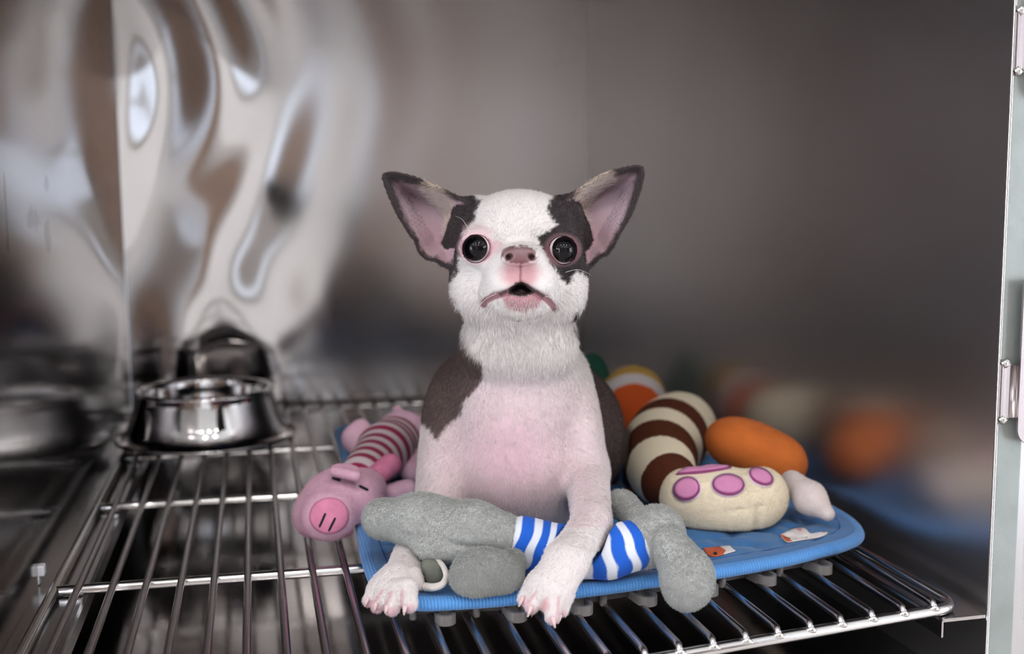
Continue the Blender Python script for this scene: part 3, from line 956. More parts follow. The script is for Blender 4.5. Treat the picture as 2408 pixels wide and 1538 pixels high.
def mat_under(P):
    d2 = poly_sd(P[..., 0][:, :, 0], P[..., 1][:, :, 0], out)[:, :, None] - 0.0075
    return np.maximum(d2 + 0 * P[..., 2], P[..., 2] - 0.0226)
MAT_CUT = Func(mat_under, (0.2, 0.7, -0.01), (0.66, 1.4, 0.0225), 0.002, '-')
def soft(name, prims, res, mat, parent, fuzz=None, fuzz_rgb=None, colfn=None, label=None, smooth=2, cuts=()):
    """one stuffed piece; fuzz = (count, length, radius)"""
    V, Q = solid(list(prims) + [MAT_CUT] + list(cuts), res, smooth)
    col = None
    if colfn is not None:
        col = colfn(V)
    o = mesh_from(name, V, Q, mat, parent, col=col)
    if label: o['label'] = label
    if fuzz:
        cv = col if col is not None else np.tile(lin(*fuzz_rgb), (len(V), 1))
        add_fuzz('pile', o if o.parent.parent is None else o.parent, V, Q, cv, fuzz[0], fuzz[1], fuzz[2], M_fuzz, lift=0.55, jitter=0.55)
    return o, V, Q

# ---- grey plush with a blue and white striped middle
GREY = (178, 179, 175)
M_grey = plush('grey_plush', GREY, bump=0.6)
def stripes(Vx, A, B, ca, cb, period, phase=0.0, duty=0.5, bend=None):
    A, B = np.asarray(A), np.asarray(B)
    L = np.linalg.norm(B - A); ax = (B - A) / L
    s = (Vx - A) @ ax
    q = Vx - A - s[:, None] * ax
    if bend is not None:
        s = s + bend * (q ** 2).sum(1) / 0.0004 * 0.001
    t = (s / period + phase) % 1.0
    e = 0.05
    m = np.clip((np.abs(t - 0.5) - (0.5 - duty / 2)) / e + 0.5, 0, 1)
    return lin(*ca) * (1 - m)[:, None] + lin(*cb) * m[:, None]
GT = empty('grey_plush_toy', CZ(1370, 1330, 0.022), 'grey plush toy with a blue and white striped middle under the dog\'s forelegs', 'plush toy')
# the dog's two forelegs press into the toy
LEG_FAR = [Cn((1040, 1165, 0.882, 48), (1000, 1215, 0.862, 40), 10), Cn((1000, 1215, 0.862, 40), (968, 1318, 0.815, 40), 8), Cn((968, 1318, 0.815, 40), (942, 1368, 0.788, 50), 10),
           E(926, 1388, 0.780, 64, 42, 46, 0, 10)]
LEG_NEAR = [Cn((1380, 1110, 0.890, 50), (1390, 1215, 0.816, 46), 12), Cn((1392, 1232, 0.803, 46), (1330, 1322, 0.764, 46), 8), Cn((1330, 1322, 0.764, 46), (1302, 1375, 0.757, 47), 10),
            E(1288, 1390, 0.754, 56, 46, 42, 28, 10)]
def pressed(prims):
    return [Cone(c.a, c.b, c.ra + 0.0032, c.rb + 0.0032, 0.002, '-') if isinstance(c, Cone) else Ell(c.c, c.r + 0.0032, c.ax, 0.002, '-') for c in prims]
PRESS = pressed(LEG_FAR) + pressed(LEG_NEAR) + pressed([E(1208, 1125, 0.915, 182, 132, 167), E(1205, 1110, 0.885, 130, 102, 97), E(1040, 1150, 0.885, 58, 72, 72), E(1372, 1070, 0.905, 52, 152, 97, -2), E(1050, 1075, 0.905, 68, 137, 97, 4)])
soft('head', [Cn((896, 1220, 0.826, 40), (985, 1228, 0.815, 60), 6), Cn((985, 1228, 0.815, 60), (1110, 1250, 0.806, 67), 8),
              Cn((1110, 1250, 0.806, 67), (1176, 1268, 0.804, 63), 8), E(1000, 1222, 0.815, 90, 54, 50, 4, 8),
              E(1062, 1280, 0.798, 95, 41, 46, -10, 9), E(900, 1220, 0.824, 44, 45, 40, 0, 6),
              Cn((940, 1258, 0.797, 6), (1030, 1272, 0.7845, 6), 3, '-'), Cn((1030, 1272, 0.7845, 6), (1190, 1298, 0.784, 5), 3, '-')],
     0.0017, M_grey, GT, (30000, 0.0020, 0.00011), GREY, cuts=PRESS)
soft('ear', [E(1152, 1342, 0.768, 82, 52, 26, 16, 4), E(1108, 1362, 0.766, 52, 42, 24, 10, 8), E(1205, 1322, 0.778, 32, 32, 20, 0, 8)],
     0.0016, M_grey, GT, (20000, 0.0020, 0.00011), GREY, cuts=PRESS)
# folded ear whose white lining shows as a curl
M_cream_w = plush('white_plush', (214, 206, 200))
e2 = empty('folded_ear', CZ(1025, 1375, 0.02), None, None); e2.parent = GT; e2.matrix_parent_inverse = Matrix.Translation(-GT.location)
curl = catmull(np.array([C3(1012, 1316, 0.794), C3(1034, 1322, 0.786), C3(1046, 1340, 0.778), C3(1049, 1358, 0.774), C3(1040, 1374, 0.770), C3(1020, 1381, 0.770), C3(1000, 1380, 0.774)]), 6)
V, F = tube_geo(curl, np.linspace(0.0016, 0.0030, len(curl)), 12)
mesh_from('lining', V, F, M_cream_w, e2)
soft('inner_ear', [E(1018, 1350, 0.786, 29, 32, 14, 20, 3), E(1006, 1332, 0.788, 16, 16, 14, 0, 6)], 0.0014, plush('dark_grey_plush', (112, 114, 104)), e2, cuts=PRESS)
shirt_spine = catmull(np.array([C3(1222, 1272, 0.803), C3(1290, 1294, 0.803), C3(1372, 1303, 0.800), C3(1440, 1293, 0.798), C3(1500, 1272, 0.800)]), 8)
def along(Vx, sp):
    seg = np.r_[0, np.cumsum(np.linalg.norm(np.diff(sp, axis=0), axis=1))]
    best = np.full(len(Vx), 1e9); s_ = np.zeros(len(Vx))
    for i in range(len(sp) - 1):
        a, b = sp[i], sp[i + 1]; ab = b - a
        t = np.clip(((Vx - a) @ ab) / (ab @ ab), -3.0 if i == 0 else 0, 4.0 if i == len(sp) - 2 else 1)
        d = np.linalg.norm(Vx - a - t[:, None] * ab, axis=1)
        m = d < best
        best[m] = d[m]; s_[m] = (seg[i] + t * (seg[i + 1] - seg[i]))[m]
    return s_, seg[-1]
def shirt_col(Vx):
    s_, L = along(Vx, shirt_spine)
    t = (s_ / 0.0142 + 0.92 + 0.05 * np.sin(Vx[:, 2] * 300)) % 1.0
    m = np.clip((np.abs(t - 0.5) - 0.21) / 0.05 + 0.5, 0, 1)[:, None]
    return lin(226, 230, 240) * (1 - m) + lin(30, 96, 204) * m
M_shirt = attr_mat('striped_knit', rough=0.85, bump=0.4, bscale=900, bdist=0.0008, sheen=0.05)
soft('striped_body', [Cn((1232, 1276, 0.804, 62), (1350, 1300, 0.802, 58), 8), Cn((1350, 1300, 0.802, 58), (1425, 1298, 0.798, 60), 8), Cn((1425, 1298, 0.798, 60), (1484, 1284, 0.800, 60), 8)],
     0.0008, M_shirt, GT, colfn=shirt_col, cuts=PRESS)
soft('rump', [E(1545, 1257, 0.805, 66, 70, 60, 0, 6), E(1510, 1275, 0.803, 50, 62, 55, 10, 8)], 0.0018, M_grey, GT, (14000, 0.0020, 0.00011), GREY)
soft('leg', [Cn((1568, 1275, 0.792, 44), (1612, 1340, 0.782, 56), 8), E(1618, 1372, 0.778, 60, 66, 48, 20, 8)], 0.0018, M_grey, GT, (16000, 0.0020, 0.00011), GREY)
soft('leg', [Cn((1495, 1220, 0.85, 32), (1468, 1188, 0.87, 33), 6), E(1452, 1184, 0.872, 28, 30, 26, 0, 6)], 0.0018, M_grey, GT, (6000, 0.0020, 0.00011), GREY)

# ---- pink pig
PINK = (248, 198, 220); HOT = (246, 152, 188)
M_pink = plush('pink_plush', PINK, bump=0.35)
M_hot = plush('hot_pink_plush', HOT, bump=0.5)
PG = empty('plush_pig', CZ(800, 1270, 0.006), 'pink plush pig with a red and white striped body lying on the mat edge', 'plush toy')
ph, HV, HQ = soft('head', [E(800, 1182, 0.955, 98, 82, 80, -14, 6), E(772, 1212, 0.925, 66, 60, 60, -10, 10), E(725, 1215, 0.95, 36, 46, 40, 0, 8), E(860, 1150, 0.97, 48, 48, 50, 0, 8)],
                  0.0018, M_pink, PG, (22000, 0.0015, 0.0001), PINK)
soft('leg', [E(708, 1215, 0.965, 17, 36, 22, 8, 4)], 0.0016, M_pink, PG)
pig_bvh = bvh_of(HV, HQ)
patch('snout', ellipse_poly(774, 1213, 45, 41, -10), pig_bvh, M_hot, PG, 0.0012, rings=8, n=40)
M_black = plain('black_thread', (20, 16, 18), 0.7, bump=0.4, bscale=900)
def stitch(name, a, b, w, bvh, parent, h=0.0016):
    pts = []
    for t in np.linspace(0, 1, 8):
        q = (a[0] + (b[0] - a[0]) * t, a[1] + (b[1] - a[1]) * t)
        dd = FW + RT * (q[0] - IW / 2) / FPX - UP * (q[1] - IH / 2) / FPX
        dd = dd / np.linalg.norm(dd)
        hit, nn, i_, di = bvh.ray_cast(Vector(CAM), Vector(dd))
        if hit is not None:
            pts.append(np.array(hit) + np.array(nn) * (h - 0.0005))
    return tube(name, pts, [w * 0.7] + [w] * (len(pts) - 2) + [w * 0.7], M_black, parent, 8)
stitch('nostril', (766, 1207), (752, 1238), 0.0010, pig_bvh, PG)
stitch('nostril', (788, 1217), (773, 1247), 0.0010, pig_bvh, PG)
stitch('eye', (782, 1125), (800, 1131), 0.0012, pig_bvh, PG, 0.001)
stitch('eye', (844, 1143), (865, 1153), 0.0012, pig_bvh, PG, 0.001)
soft('ear', [Cn((786, 1108, 0.925, 11), (838, 1120, 0.925, 12), 4), E(814, 1106, 0.935, 36, 15, 20, 8, 5)], 0.0012, M_pink, PG, (4000, 0.0013, 0.0001), PINK)
soft('ear', [Cn((872, 1128, 0.975, 24), (918, 1092, 0.985, 25), 4, '+'), ], 0.0014, M_hot, PG, (5000, 0.0015, 0.0001), HOT)
pA, pB = C3(862, 1118, 0.99), C3(962, 1020, 1.13)
M_pigshirt = attr_mat('pig_striped_knit', rough=0.85, bump=0.35, bscale=900, bdist=0.0008, sheen=0.15)
soft('striped_body', [Cn((850, 1120, 0.995, 52), (905, 1060, 1.07, 64), 8), Cn((905, 1060, 1.07, 64), (928, 1040, 1.11, 62), 8)], 0.0014, M_pigshirt, PG,
     colfn=lambda Vx: stripes(Vx, pA, pB, (168, 38, 84), (232, 214, 220), 0.0165, 0.2, 0.5, bend=0.5))
soft('rump', [E(945, 1022, 1.145, 62, 58, 50, 0, 6), E(955, 1014, 1.17, 54, 46, 50, 0, 6)], 0.002, M_pink, PG)
soft('tail', [Cn((966, 1000, 1.16, 15), (944, 980, 1.16, 15), 4), Cn((944, 980, 1.16, 15), (934, 966, 1.16, 13), 4)], 0.0018, M_pink, PG)
soft('leg', [Cn((872, 1070, 1.08, 30), (842, 1030, 1.10, 36), 6), Cn((842, 1030, 1.10, 36), (850, 1004, 1.10, 20), 6)], 0.002, M_pink, PG)
soft('leg', [Cn((925, 1160, 0.99, 26), (960, 1150, 0.99, 24), 5), E(905, 1158, 0.985, 20, 16, 20, 0, 5)], 0.002, M_pink, PG)
soft('leg', [Cn((975, 1085, 1.08, 30), (970, 1110, 1.06, 30), 5)], 0.002, M_pink, PG)

# ---- striped plush arm with a cream paw
PW = empty('plush_paw', CZ(1700, 1255, 0.02), 'cream plush paw with pink pads on a brown and cream striped arm', 'plush toy')
CREAM = (248, 234, 206); BROWN = (88, 42, 22)
M_arm = attr_mat('striped_plush', rough=0.9, bump=0.45, bscale=700, bdist=0.001, sheen=0.0)
spine = catmull(np.array([C3(1612, 1152, 0.955), C3(1572, 1132, 0.985), C3(1553, 1100, 1.03), C3(1553, 1062, 1.09), C3(1572, 1030, 1.155), C3(1598, 1008, 1.215)]), 10)
rad = np.interp(np.linspace(0, 1, len(spine)), [0, 0.2, 0.4, 0.6, 0.8, 1], np.array([52 * .955, 66 * .985, 80 * 1.03, 90 * 1.09, 92 * 1.155, 86 * 1.215]) / FPX)
arm_pr = [Cone(spine[i], spine[i + 1], rad[i], rad[i + 1], 0.002) for i in range(len(spine) - 1)]
def arm_col(Vx):
    seg = np.r_[0, np.cumsum(np.linalg.norm(np.diff(spine, axis=0), axis=1))]
    best = np.full(len(Vx), 1e9); s = np.zeros(len(Vx))
    for i in range(len(spine) - 1):
        a, b = spine[i], spine[i + 1]; ab = b - a
        t = np.clip(((Vx - a) @ ab) / (ab @ ab), -0.5 if i == 0 else 0, 1.9 if i == len(spine) - 2 else 1)
        d = np.linalg.norm(Vx - a - t[:, None] * ab, axis=1)
        m = d < best
        best[m] = d[m]; s[m] = (seg[i] + t * (seg[i + 1] - seg[i]))[m]
    L = seg[-1]
    cuts = np.array([0.115, 0.265, 0.44, 0.60, 0.78]) * L
    idx = (s[:, None] > cuts[None, :]).sum(1)
    base = np.where((idx % 2 == 0)[:, None], lin(*BROWN), lin(*CREAM))
    return base
soft('striped_arm', arm_pr, 0.0018, M_arm, PW, colfn=arm_col, fuzz=(30000, 0.0012, 0.0001), cuts=pressed([E(1350, 1018, 1.10, 122, 146, 214), E(1332, 1060, 1.06, 143, 114, 194), E(1384, 1045, 1.13, 78, 97, 114), E(1360, 1040, 1.12, 100, 120, 150)]))
M_cream = plush('cream_plush', CREAM, bump=0.5, noise=0.06)
pw, WV, WQ = soft('paw', [E(1690, 1184, 0.935, 124, 88, 88, 0, 6), E(1795, 1165, 0.935, 58, 66, 60, -8, 10), E(1600, 1165, 0.94, 46, 60, 56, 8, 10), E(1740, 1205, 0.925, 80, 58, 60, -10, 10),
                          E(1562, 1140, 0.965, 17, 20, 18, 0, 4),
                          Cn((1568, 1208, 0.925, 3), (1620, 1212, 0.9085, 3), 1.5, '-'), Cn((1620, 1212, 0.9085, 3), (1690, 1208, 0.9025, 3), 1.5, '-'), Cn((1690, 1208, 0.9025, 3), (1775, 1192, 0.9040, 3), 1.5, '-'), Cn((1775, 1192, 0.9040, 3), (1850, 1182, 0.927, 3), 1.5, '-'), Cn((1786, 1196, 0.9035, 4), (1776, 1240, 0.909, 4), 5, '-')],
                  0.0018, M_cream, PW, (32000, 0.0014, 0.00011), CREAM)
paw_bvh = bvh_of(WV, WQ)
M_pad = plush('pink_pad_plush', (218, 142, 186), noise=0.06, bump=0.3)
M_pad_rim = plush('mauve_stitching', (150, 72, 120), bump=0.6)
M_pad_halo = plush('pale_stitching', (236, 214, 224), bump=0.6)
for cx, cy, rx, ry, ro in ((1616, 1151, 30, 25, -14), (1712, 1142, 36, 23, 4), (1789, 1123, 28, 17, 24)):
    patch('pad_border', ellipse_poly(cx, cy, rx + 4.5, ry + 4.5, ro), paw_bvh, M_pad_halo, PW, 0.0012, 4)
    patch('pad_stitching', ellipse_poly(cx, cy, rx + 1.5, ry + 1.5, ro), paw_bvh, M_pad_rim, PW, 0.0018, 4)
    patch('pad', ellipse_poly(cx, cy - 1, rx - 3, ry - 3.5, ro), paw_bvh, M_pad, PW, 0.0024, 4)
patch('pad_stitching', [(1590, 1118), (1612, 1104), (1650, 1097), (1720, 1100), (1700, 1106), (1650, 1114)], paw_bvh, M_pad_rim, PW, 0.0014, 4)
patch('pad', [(1595, 1114), (1615, 1103), (1650, 1096), (1712, 1099), (1694, 1104), (1648, 1110)], paw_bvh, M_pad, PW, 0.0020, 4)

# ---- orange drumstick-shaped plush
DR = empty('orange_plush_toy', CZ(1790, 1130, 0.02), 'orange oval plush with a floppy white end leaning on the right wall', 'plush toy')
ORANGE = (210, 112, 44)
M_orange = plush('orange_plush', ORANGE, noise=0.12, nscale=30, bump=0.4)
soft('body', [E(1772, 1058, 1.045, 116, 66, 80, 22, 6), E(1835, 1088, 1.03, 62, 60, 62, 20, 10), E(1720, 1040, 1.05, 52, 48, 60, 0, 10)], 0.0018, M_orange, DR, (20000, 0.0012, 0.0001), ORANGE)
M_white_pl = plush('white_end_plush', (226, 212, 208), bump=0.5)
soft('floppy_end', [Cn((1862, 1132, 0.955, 26), (1905, 1172, 0.93, 37), 6), Cn((1905, 1172, 0.93, 37), (1946, 1208, 0.915, 17), 6)], 0.0016, M_white_pl, DR, (6000, 0.0012, 0.0001), (226, 212, 208))

# ---- candy-coloured plush behind
CC = empty('round_plush_toy', C3(1490, 1000, 1.33), 'round plush in yellow, white and orange behind the striped arm', 'plush toy')
cA, cB = C3(1515, 1000, 1.29), C3(1476, 850, 1.36)
def candy_col(Vx):
    d = np.linalg.norm((Vx - C3(1497, 985, 1.285)) * np.array([1, 0.8, 1]), axis=1) * FPX / 1.31
    d = d[:, None]
    c = np.where(d < 82, lin(222, 92, 30), np.where(d < 108, lin(224, 214, 212), lin(206, 160, 66)))
    return c
soft('body', [E(1488, 940, 1.33, 78, 82, 70, 12, 6), Cn((1488, 940, 1.33, 60), (1530, 1010, 1.30, 50), 10)], 0.002, attr_mat('candy_plush', bump=0.4, bscale=600), CC, colfn=candy_col)
GL = empty('green_plush_toy', C3(1398, 880, 1.47), 'dark green plush mostly hidden behind the dog\'s shoulder', 'plush toy')
soft('body', [E(1398, 872, 1.47, 32, 44, 30, -15, 6), E(1412, 925, 1.47, 36, 48, 34, 0, 8)], 0.0025, plush('green_plush', (36, 92, 72)), GL)

# ================================================================== the dog
dog = empty('chihuahua', CZ(1205, 1240, 0.022), 'small white and dark brown chihuahua lying up with ears spread, looking ahead', 'dog')
NL = (1222, 600)
# ear outlines in the picture; each ear is a cupped sheet with its own depth
EAR_L = [(901, 411), (918, 407), (940, 409), (968, 416), (997, 427), (1024, 438), (1050, 450), (1078, 465), (1104, 478), (1126, 492), (1120, 540), (1090, 590), (1062, 628), (1042, 626), (1024, 612), (1006, 610), (996, 602), (986, 592),
         (976, 566), (960, 543), (940, 512), (924, 479), (911, 448), (903, 425)]
EAR_R = [(1505, 392), (1512, 400), (1511, 420), (1503, 450), (1492, 482), (1480, 510), (1466, 533), (1452, 556), (1441, 580), (1428, 598), (1414, 602), (1404, 612), (1392, 626), (1372, 630), (1345, 590), (1316, 540), (1312, 492), (1328, 470),
         (1354, 452), (1372, 438), (1392, 425), (1415, 411), (1438, 403), (1470, 396), (1490, 392)]
ZE = 0.842
def ear_depth(e, x, side):
    """metres behind ZE: cup hollow, deepest away from the rim"""
    return 0.00042 * np.clip(e, 0, 46)
def ear_fn(poly, side):
    lo2 = np.min(poly, 0) - 14; hi2 = np.max(poly, 0) + 14
    gx = np.arange(lo2[0], hi2[0], 2.0); gy = np.arange(lo2[1], hi2[1], 2.0)
    XX, YY = np.meshgrid(gx, gy, indexing='ij')
    SD = poly_sd(XX, YY, poly)
    for _ in range(6):                      # round the hollow
        SD[1:-1, 1:-1] = (SD[1:-1, 1:-1] * 2 + SD[:-2, 1:-1] + SD[2:, 1:-1] + SD[1:-1, :-2] + SD[1:-1, 2:]) / 6
    def sd(x, y):
        fx = np.clip((x - gx[0]) / 2.0, 0, len(gx) - 1.001); fy = np.clip((y - gy[0]) / 2.0, 0, len(gy) - 1.001)
        i, j = fx.astype(int), fy.astype(int); a, b = fx - i, fy - j
        v = SD[i, j] * (1 - a) * (1 - b) + SD[i + 1, j] * a * (1 - b) + SD[i, j + 1] * (1 - a) * b + SD[i + 1, j + 1] * a * b
        return v
    cx = 1222
    def mid(x, y):
        e = -sd(x, y)
        out_ = np.abs(x - cx) - 150
        return ZE + 0.00060 * np.clip(e, 0, 44) - 0.00004 * out_ + 0.00003 * (520 - y)
    def fn(P):
        x, y, z = to_px(P)
        s = sd(x, y)
        zm = mid(x, y)
        th = 0.0021
        d2 = s * z / FPX
        dz = (np.abs(z - zm) - th * 0.5) * 0.85
        return np.minimum(np.maximum(d2, dz), 0) + np.sqrt(np.maximum(d2, 0) ** 2 + np.maximum(dz, 0) ** 2) - 0.0010
    c = [C3(x, y, zz) for x in (lo2[0], hi2[0]) for y in (lo2[1], hi2[1]) for zz in (ZE - 0.02, ZE + 0.045)]
    f = Func(fn, np.min(c, 0), np.max(c, 0), 0.004)
    f.sd = sd; f.mid = mid
    return f
earL, earR = ear_fn(EAR_L, -1), ear_fn(EAR_R, 1)

EYE_L = (1121, 584, 0.8055, 33.5)           # picture position, depth of centre, radius
EYE_R = (1323, 588, 0.8055, 33.5)
dog_pr = [
    # trunk
    E(1205, 1050, 0.925, 172, 205, 172, 0, 10), E(1208, 1125, 0.915, 180, 130, 165, 0, 14), E(1215, 930, 0.905, 148, 150, 130, 0, 16),
    E(1200, 1000, 0.888, 118, 150, 110, 0, 16), E(1205, 1110, 0.885, 128, 100, 95, 0, 12),
    # shoulders and upper arms
    E(1050, 1075, 0.905, 66, 135, 95, 4, 14), E(1372, 1070, 0.905, 50, 150, 95, -2, 12), E(1040, 1150, 0.885, 56, 70, 70, 0, 12),
    E(1060, 950, 0.925, 60, 110, 80, 14, 14), E(1345, 930, 0.925, 52, 120, 80, -8, 14),
    # belly, back, haunches going away from the camera
    E(1300, 1010, 1.02, 165, 165, 190, 0, 20), E(1346, 1015, 1.10, 116, 142, 205, 0, 14), E(1328, 1060, 1.06, 136, 110, 185, 0, 14), E(1345, 990, 1.16, 110, 110, 120, 0, 20),
    E(1366, 1045, 1.13, 58, 92, 100, 0, 6), E(1270, 1050, 1.13, 78, 95, 110, 0, 14), Cn((1395, 1105, 1.10, 26), (1392, 1128, 1.02, 18), 8), Cn((1350, 1060, 1.24, 22), (1385, 1085, 1.26, 10), 8),
    # neck
    Cn((1222, 760, 0.872, 118), (1212, 900, 0.905, 150), 14), E(1222, 800, 0.862, 132, 84, 96, 0, 12), E(1222, 835, 0.862, 122, 60, 92, 0, 10),
    # skull
    E(1221, 562, 0.852, 146, 106, 120, 0, 8), E(1221, 530, 0.838, 116, 80, 85, 0, 10), E(1221, 625, 0.852, 160, 90, 112, 0, 10),
    # cheeks and jaw
    E(1122, 672, 0.838, 64, 78, 74, 12, 12), E(1320, 672, 0.838, 60, 78, 74, -10, 12), E(1222, 715, 0.842, 128, 62, 86, 0, 12),
    # muzzle
    E(1222, 640, 0.806, 84, 62, 66, 0, 12), E(1188, 668, 0.796, 46, 46, 50, 14, 8), E(1262, 668, 0.796, 46, 46, 50, -14, 8), E(1223, 606, 0.795, 44, 26, 50, 0, 10),
    E(1160, 690, 0.806, 32, 34, 40, 20, 8), E(1284, 694, 0.806, 32, 34, 40, -20, 8),
    # lower jaw and chin
    E(1225, 718, 0.802, 66, 34, 46, 0, 8), E(1225, 704, 0.795, 46, 18, 34, 0, 5),
    # nose
    E(1223, 600, 0.7775, 42, 25, 20, 0, 3), E(1198, 606, 0.7785, 20, 18, 18, 0, 3), E(1247, 606, 0.7785, 20, 18, 18, 0, 3),
    # brows and lids
    E(1121, 580, 0.8095, 48, 45, 38, 0, 8), E(1323, 585, 0.8095, 47, 44, 38, 0, 8), E(1150, 545, 0.825, 46, 30, 40, -20, 10), E(1294, 548, 0.825, 46, 30, 40, 20, 10),
    # ears
    earL, earR,
    E(1112, 520, 0.856, 50, 60, 50, 20, 10), E(1332, 520, 0.856, 44, 60, 50, -20, 10), Cn((1090, 560, 0.862, 40), (1050, 600, 0.862, 22), 8), Cn((1350, 560, 0.862, 38), (1385, 600, 0.862, 20), 8),
] + LEG_FAR + LEG_NEAR
# toes: knuckle to tip
TOES_L = [((890, 1380, 0.780), (868, 1412, 0.774), 21, 16), ((910, 1385, 0.772), (888, 1425, 0.764), 22, 17), ((934, 1386, 0.768), (922, 1430, 0.757), 24, 19), ((958, 1382, 0.766), (964, 1422, 0.755), 24, 19)]
TOES_R = [((1254, 1380, 0.758), (1232, 1408, 0.752), 22, 17), ((1268, 1395, 0.752), (1250, 1428, 0.746), 22, 17), ((1302, 1405, 0.748), (1298, 1452, 0.742), 24, 18), ((1326, 1390, 0.756), (1324, 1438, 0.750), 21, 15)]
for a, b, ra, rb in TOES_L + TOES_R:
    dog_pr.append(Cn((*a, ra), (*b, rb), 2.5))
dog_pr.append(Cn((978, 1345, 0.782, 12), (989, 1378, 0.776, 10), 3))
# cuts: eye sockets, mouth, nostrils, lip line, groove below the nose, toe clefts
def eye_cut(e, dx):
    return E(e[0], e[1], e[2], e[3] + 1.0, e[3] + 1.0, e[3] + 1.0, 0, 1.0, '-')
dog_pr += [eye_cut(EYE_L, 0), eye_cut(EYE_R, 0),
           E(1121, 583, 0.7880, 33, 28, 40, 4, 1.5, '-'), E(1324, 588, 0.7880, 32, 27, 40, -3, 1.5, '-'), Cn((1140, 588, 0.792, 14), (1160, 582, 0.792, 5), 2, '-'), Cn((1306, 592, 0.792, 14), (1284, 587, 0.792, 5), 2, '-'),
           # mouth
           E(1226, 683, 0.786, 30, 15, 70, 0, 2, '-'), Cn((1226, 672, 0.775, 10), (1226, 678, 0.80, 14), 2, '-'),
           Cn((1196, 685, 0.782, 6), (1160, 695, 0.786, 5), 2.5, '-'), Cn((1160, 695, 0.786, 5), (1138, 712, 0.794, 6), 2.5, '-'),
           Cn((1256, 685, 0.782, 6), (1284, 699, 0.787, 5), 2.5, '-'), Cn((1284, 699, 0.787, 5), (1301, 718, 0.795, 6), 2.5, '-'),
           # nostrils
           Cn((1203, 601, 0.768, 8), (1194, 606, 0.776, 7), 1.0, '-'), Cn((1243, 601, 0.768, 8), (1252, 606, 0.776, 7), 1.0, '-'),
           # philtrum
           Cn((1224, 612, 0.769, 2.5), (1224, 664, 0.776, 3), 1.5, '-')]
dog_pr.append(MAT_CUT)
xs = axis_steps(0.205, 0.530, 0.0016, (0.285, 0.375), 0.0010)
ys = axis_steps(0.680, 1.30, 0.0042, (0.715, 0.86), 0.0011)
zs = axis_steps(-0.002, 0.325, 0.0017, (0.195, 0.27), 0.0010)
DV, DQ = surface(field(dog_pr, xs, ys, zs), xs, ys, zs, 1)
# keep the one body: drop stray islands by nothing; colour it
DN = normals(DV, DQ)
PX, PY, PZ = to_px(DV)

def smooth01(x, a, b):
    t = np.clip((x - a) / (b - a), 0, 1)
    return t * t * (3 - 2 * t)
def vnoise(P, s, seed=0):
    """cheap value noise from sines"""
    q = P * s
    return (np.sin(q[:, 0] * 1.7 + 3.1 * np.sin(q[:, 1] * 1.3 + seed)) + np.sin(q[:, 1] * 2.1 + 2.3 * np.sin(q[:, 2] * 1.9 + seed * 2)) + np.sin(q[:, 2] * 1.5 + 2.9 * np.sin(q[:, 0] * 1.1 + seed * 3))) / 3
WOB = 5 * vnoise(DV, 260, 1) + 4 * vnoise(DV, 700, 2)
def inside(poly, soft_=5.0):
    sd = poly_sd(PX, PY, poly) + WOB
    return 1 - smooth01(sd, -soft_, soft_)
def line_mask(pts, w):
    d = np.full(len(PX), 1e9)
    for (ax_, ay_), (bx_, by_) in zip(pts[:-1], pts[1:]):
        ex_, ey_ = bx_ - ax_, by_ - ay_
        t = np.clip(((PX - ax_) * ex_ + (PY - ay_) * ey_) / (ex_ ** 2 + ey_ ** 2), 0, 1)
        d = np.minimum(d, np.hypot(PX - ax_ - ex_ * t, PY - ay_ - ey_ * t))
    return 1 - smooth01(d, w * 0.6, w * 1.3)
WHITE = lin(226, 219, 216); CREAMW = lin(222, 206, 190); DARK = lin(44, 35, 36); BRN = lin(92, 76, 73); SKIN = lin(214, 172, 184); SKIN2 = lin(196, 138, 144)
dc = np.tile(WHITE, (len(DV), 1)); rough = np.full(len(DV), 0.75)
def paint(mask, c):
    global dc
    m = np.clip(mask, 0, 1)[:, None]
    dc = dc * (1 - m) + np.asarray(c) * m
front = PZ < 0.90
body_z = smooth01(PZ, 0.90, 0.925)
# cream tinge on the neck and cheeks
paint(0.15 * (1 - smooth01(np.abs(PY - 800), 40, 90)) * front, CREAMW)
# pink skin through the thin chest coat
chest = np.exp(-(((PX - 1200) / 150) ** 2) - (((PY - 1080) / 130) ** 2))
paint((0.85 * chest + 0.45 * smooth01(PY, 860, 920) * (PY < 1240)) * (PY > 840) * 0.75, SKIN)
paint(0.10 * smooth01(PY, 1200, 1300), SKIN)
# dark coat behind: back, flanks, rump
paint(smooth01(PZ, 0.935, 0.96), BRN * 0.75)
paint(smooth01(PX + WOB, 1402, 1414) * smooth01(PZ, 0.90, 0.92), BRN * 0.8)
# dark shoulder
paint(inside([(1060, 690), (1075, 730), (1085, 783), (1103, 827), (1130, 850), (1136, 883), (1123, 913), (1093, 943), (1080, 982), (1050, 1003), (1029, 1034), (1012, 1012), (985, 985), (930, 900), (990, 770), (1030, 690)], 6) * (PY > 700), BRN)
# head: dark sides
hd = (PY < 790) & (PZ < 0.93)
paint(inside([(1132, 470), (1112, 522), (1093, 549), (1084, 580), (1080, 606), (1077, 632), (1064, 656), (1056, 668), (1062, 715), (1086, 740), (1090, 790), (1060, 800), (1000, 720), (880, 400), (960, 380)], 5) * hd, DARK)
paint(inside([(1306, 445), (1287, 495), (1293, 512), (1312, 526), (1293, 543), (1264, 555), (1276, 587), (1293, 617), (1310, 641), (1333, 668), (1347, 656), (1357, 637), (1372, 650), (1410, 660), (1540, 400), (1400, 370)], 5) * hd, DARK)
paint(inside([(1350, 735), (1362, 735), (1372, 800), (1350, 795)], 5) * hd, DARK)
paint(smooth01(PZ, 0.872, 0.885) * (PY < 780), DARK)
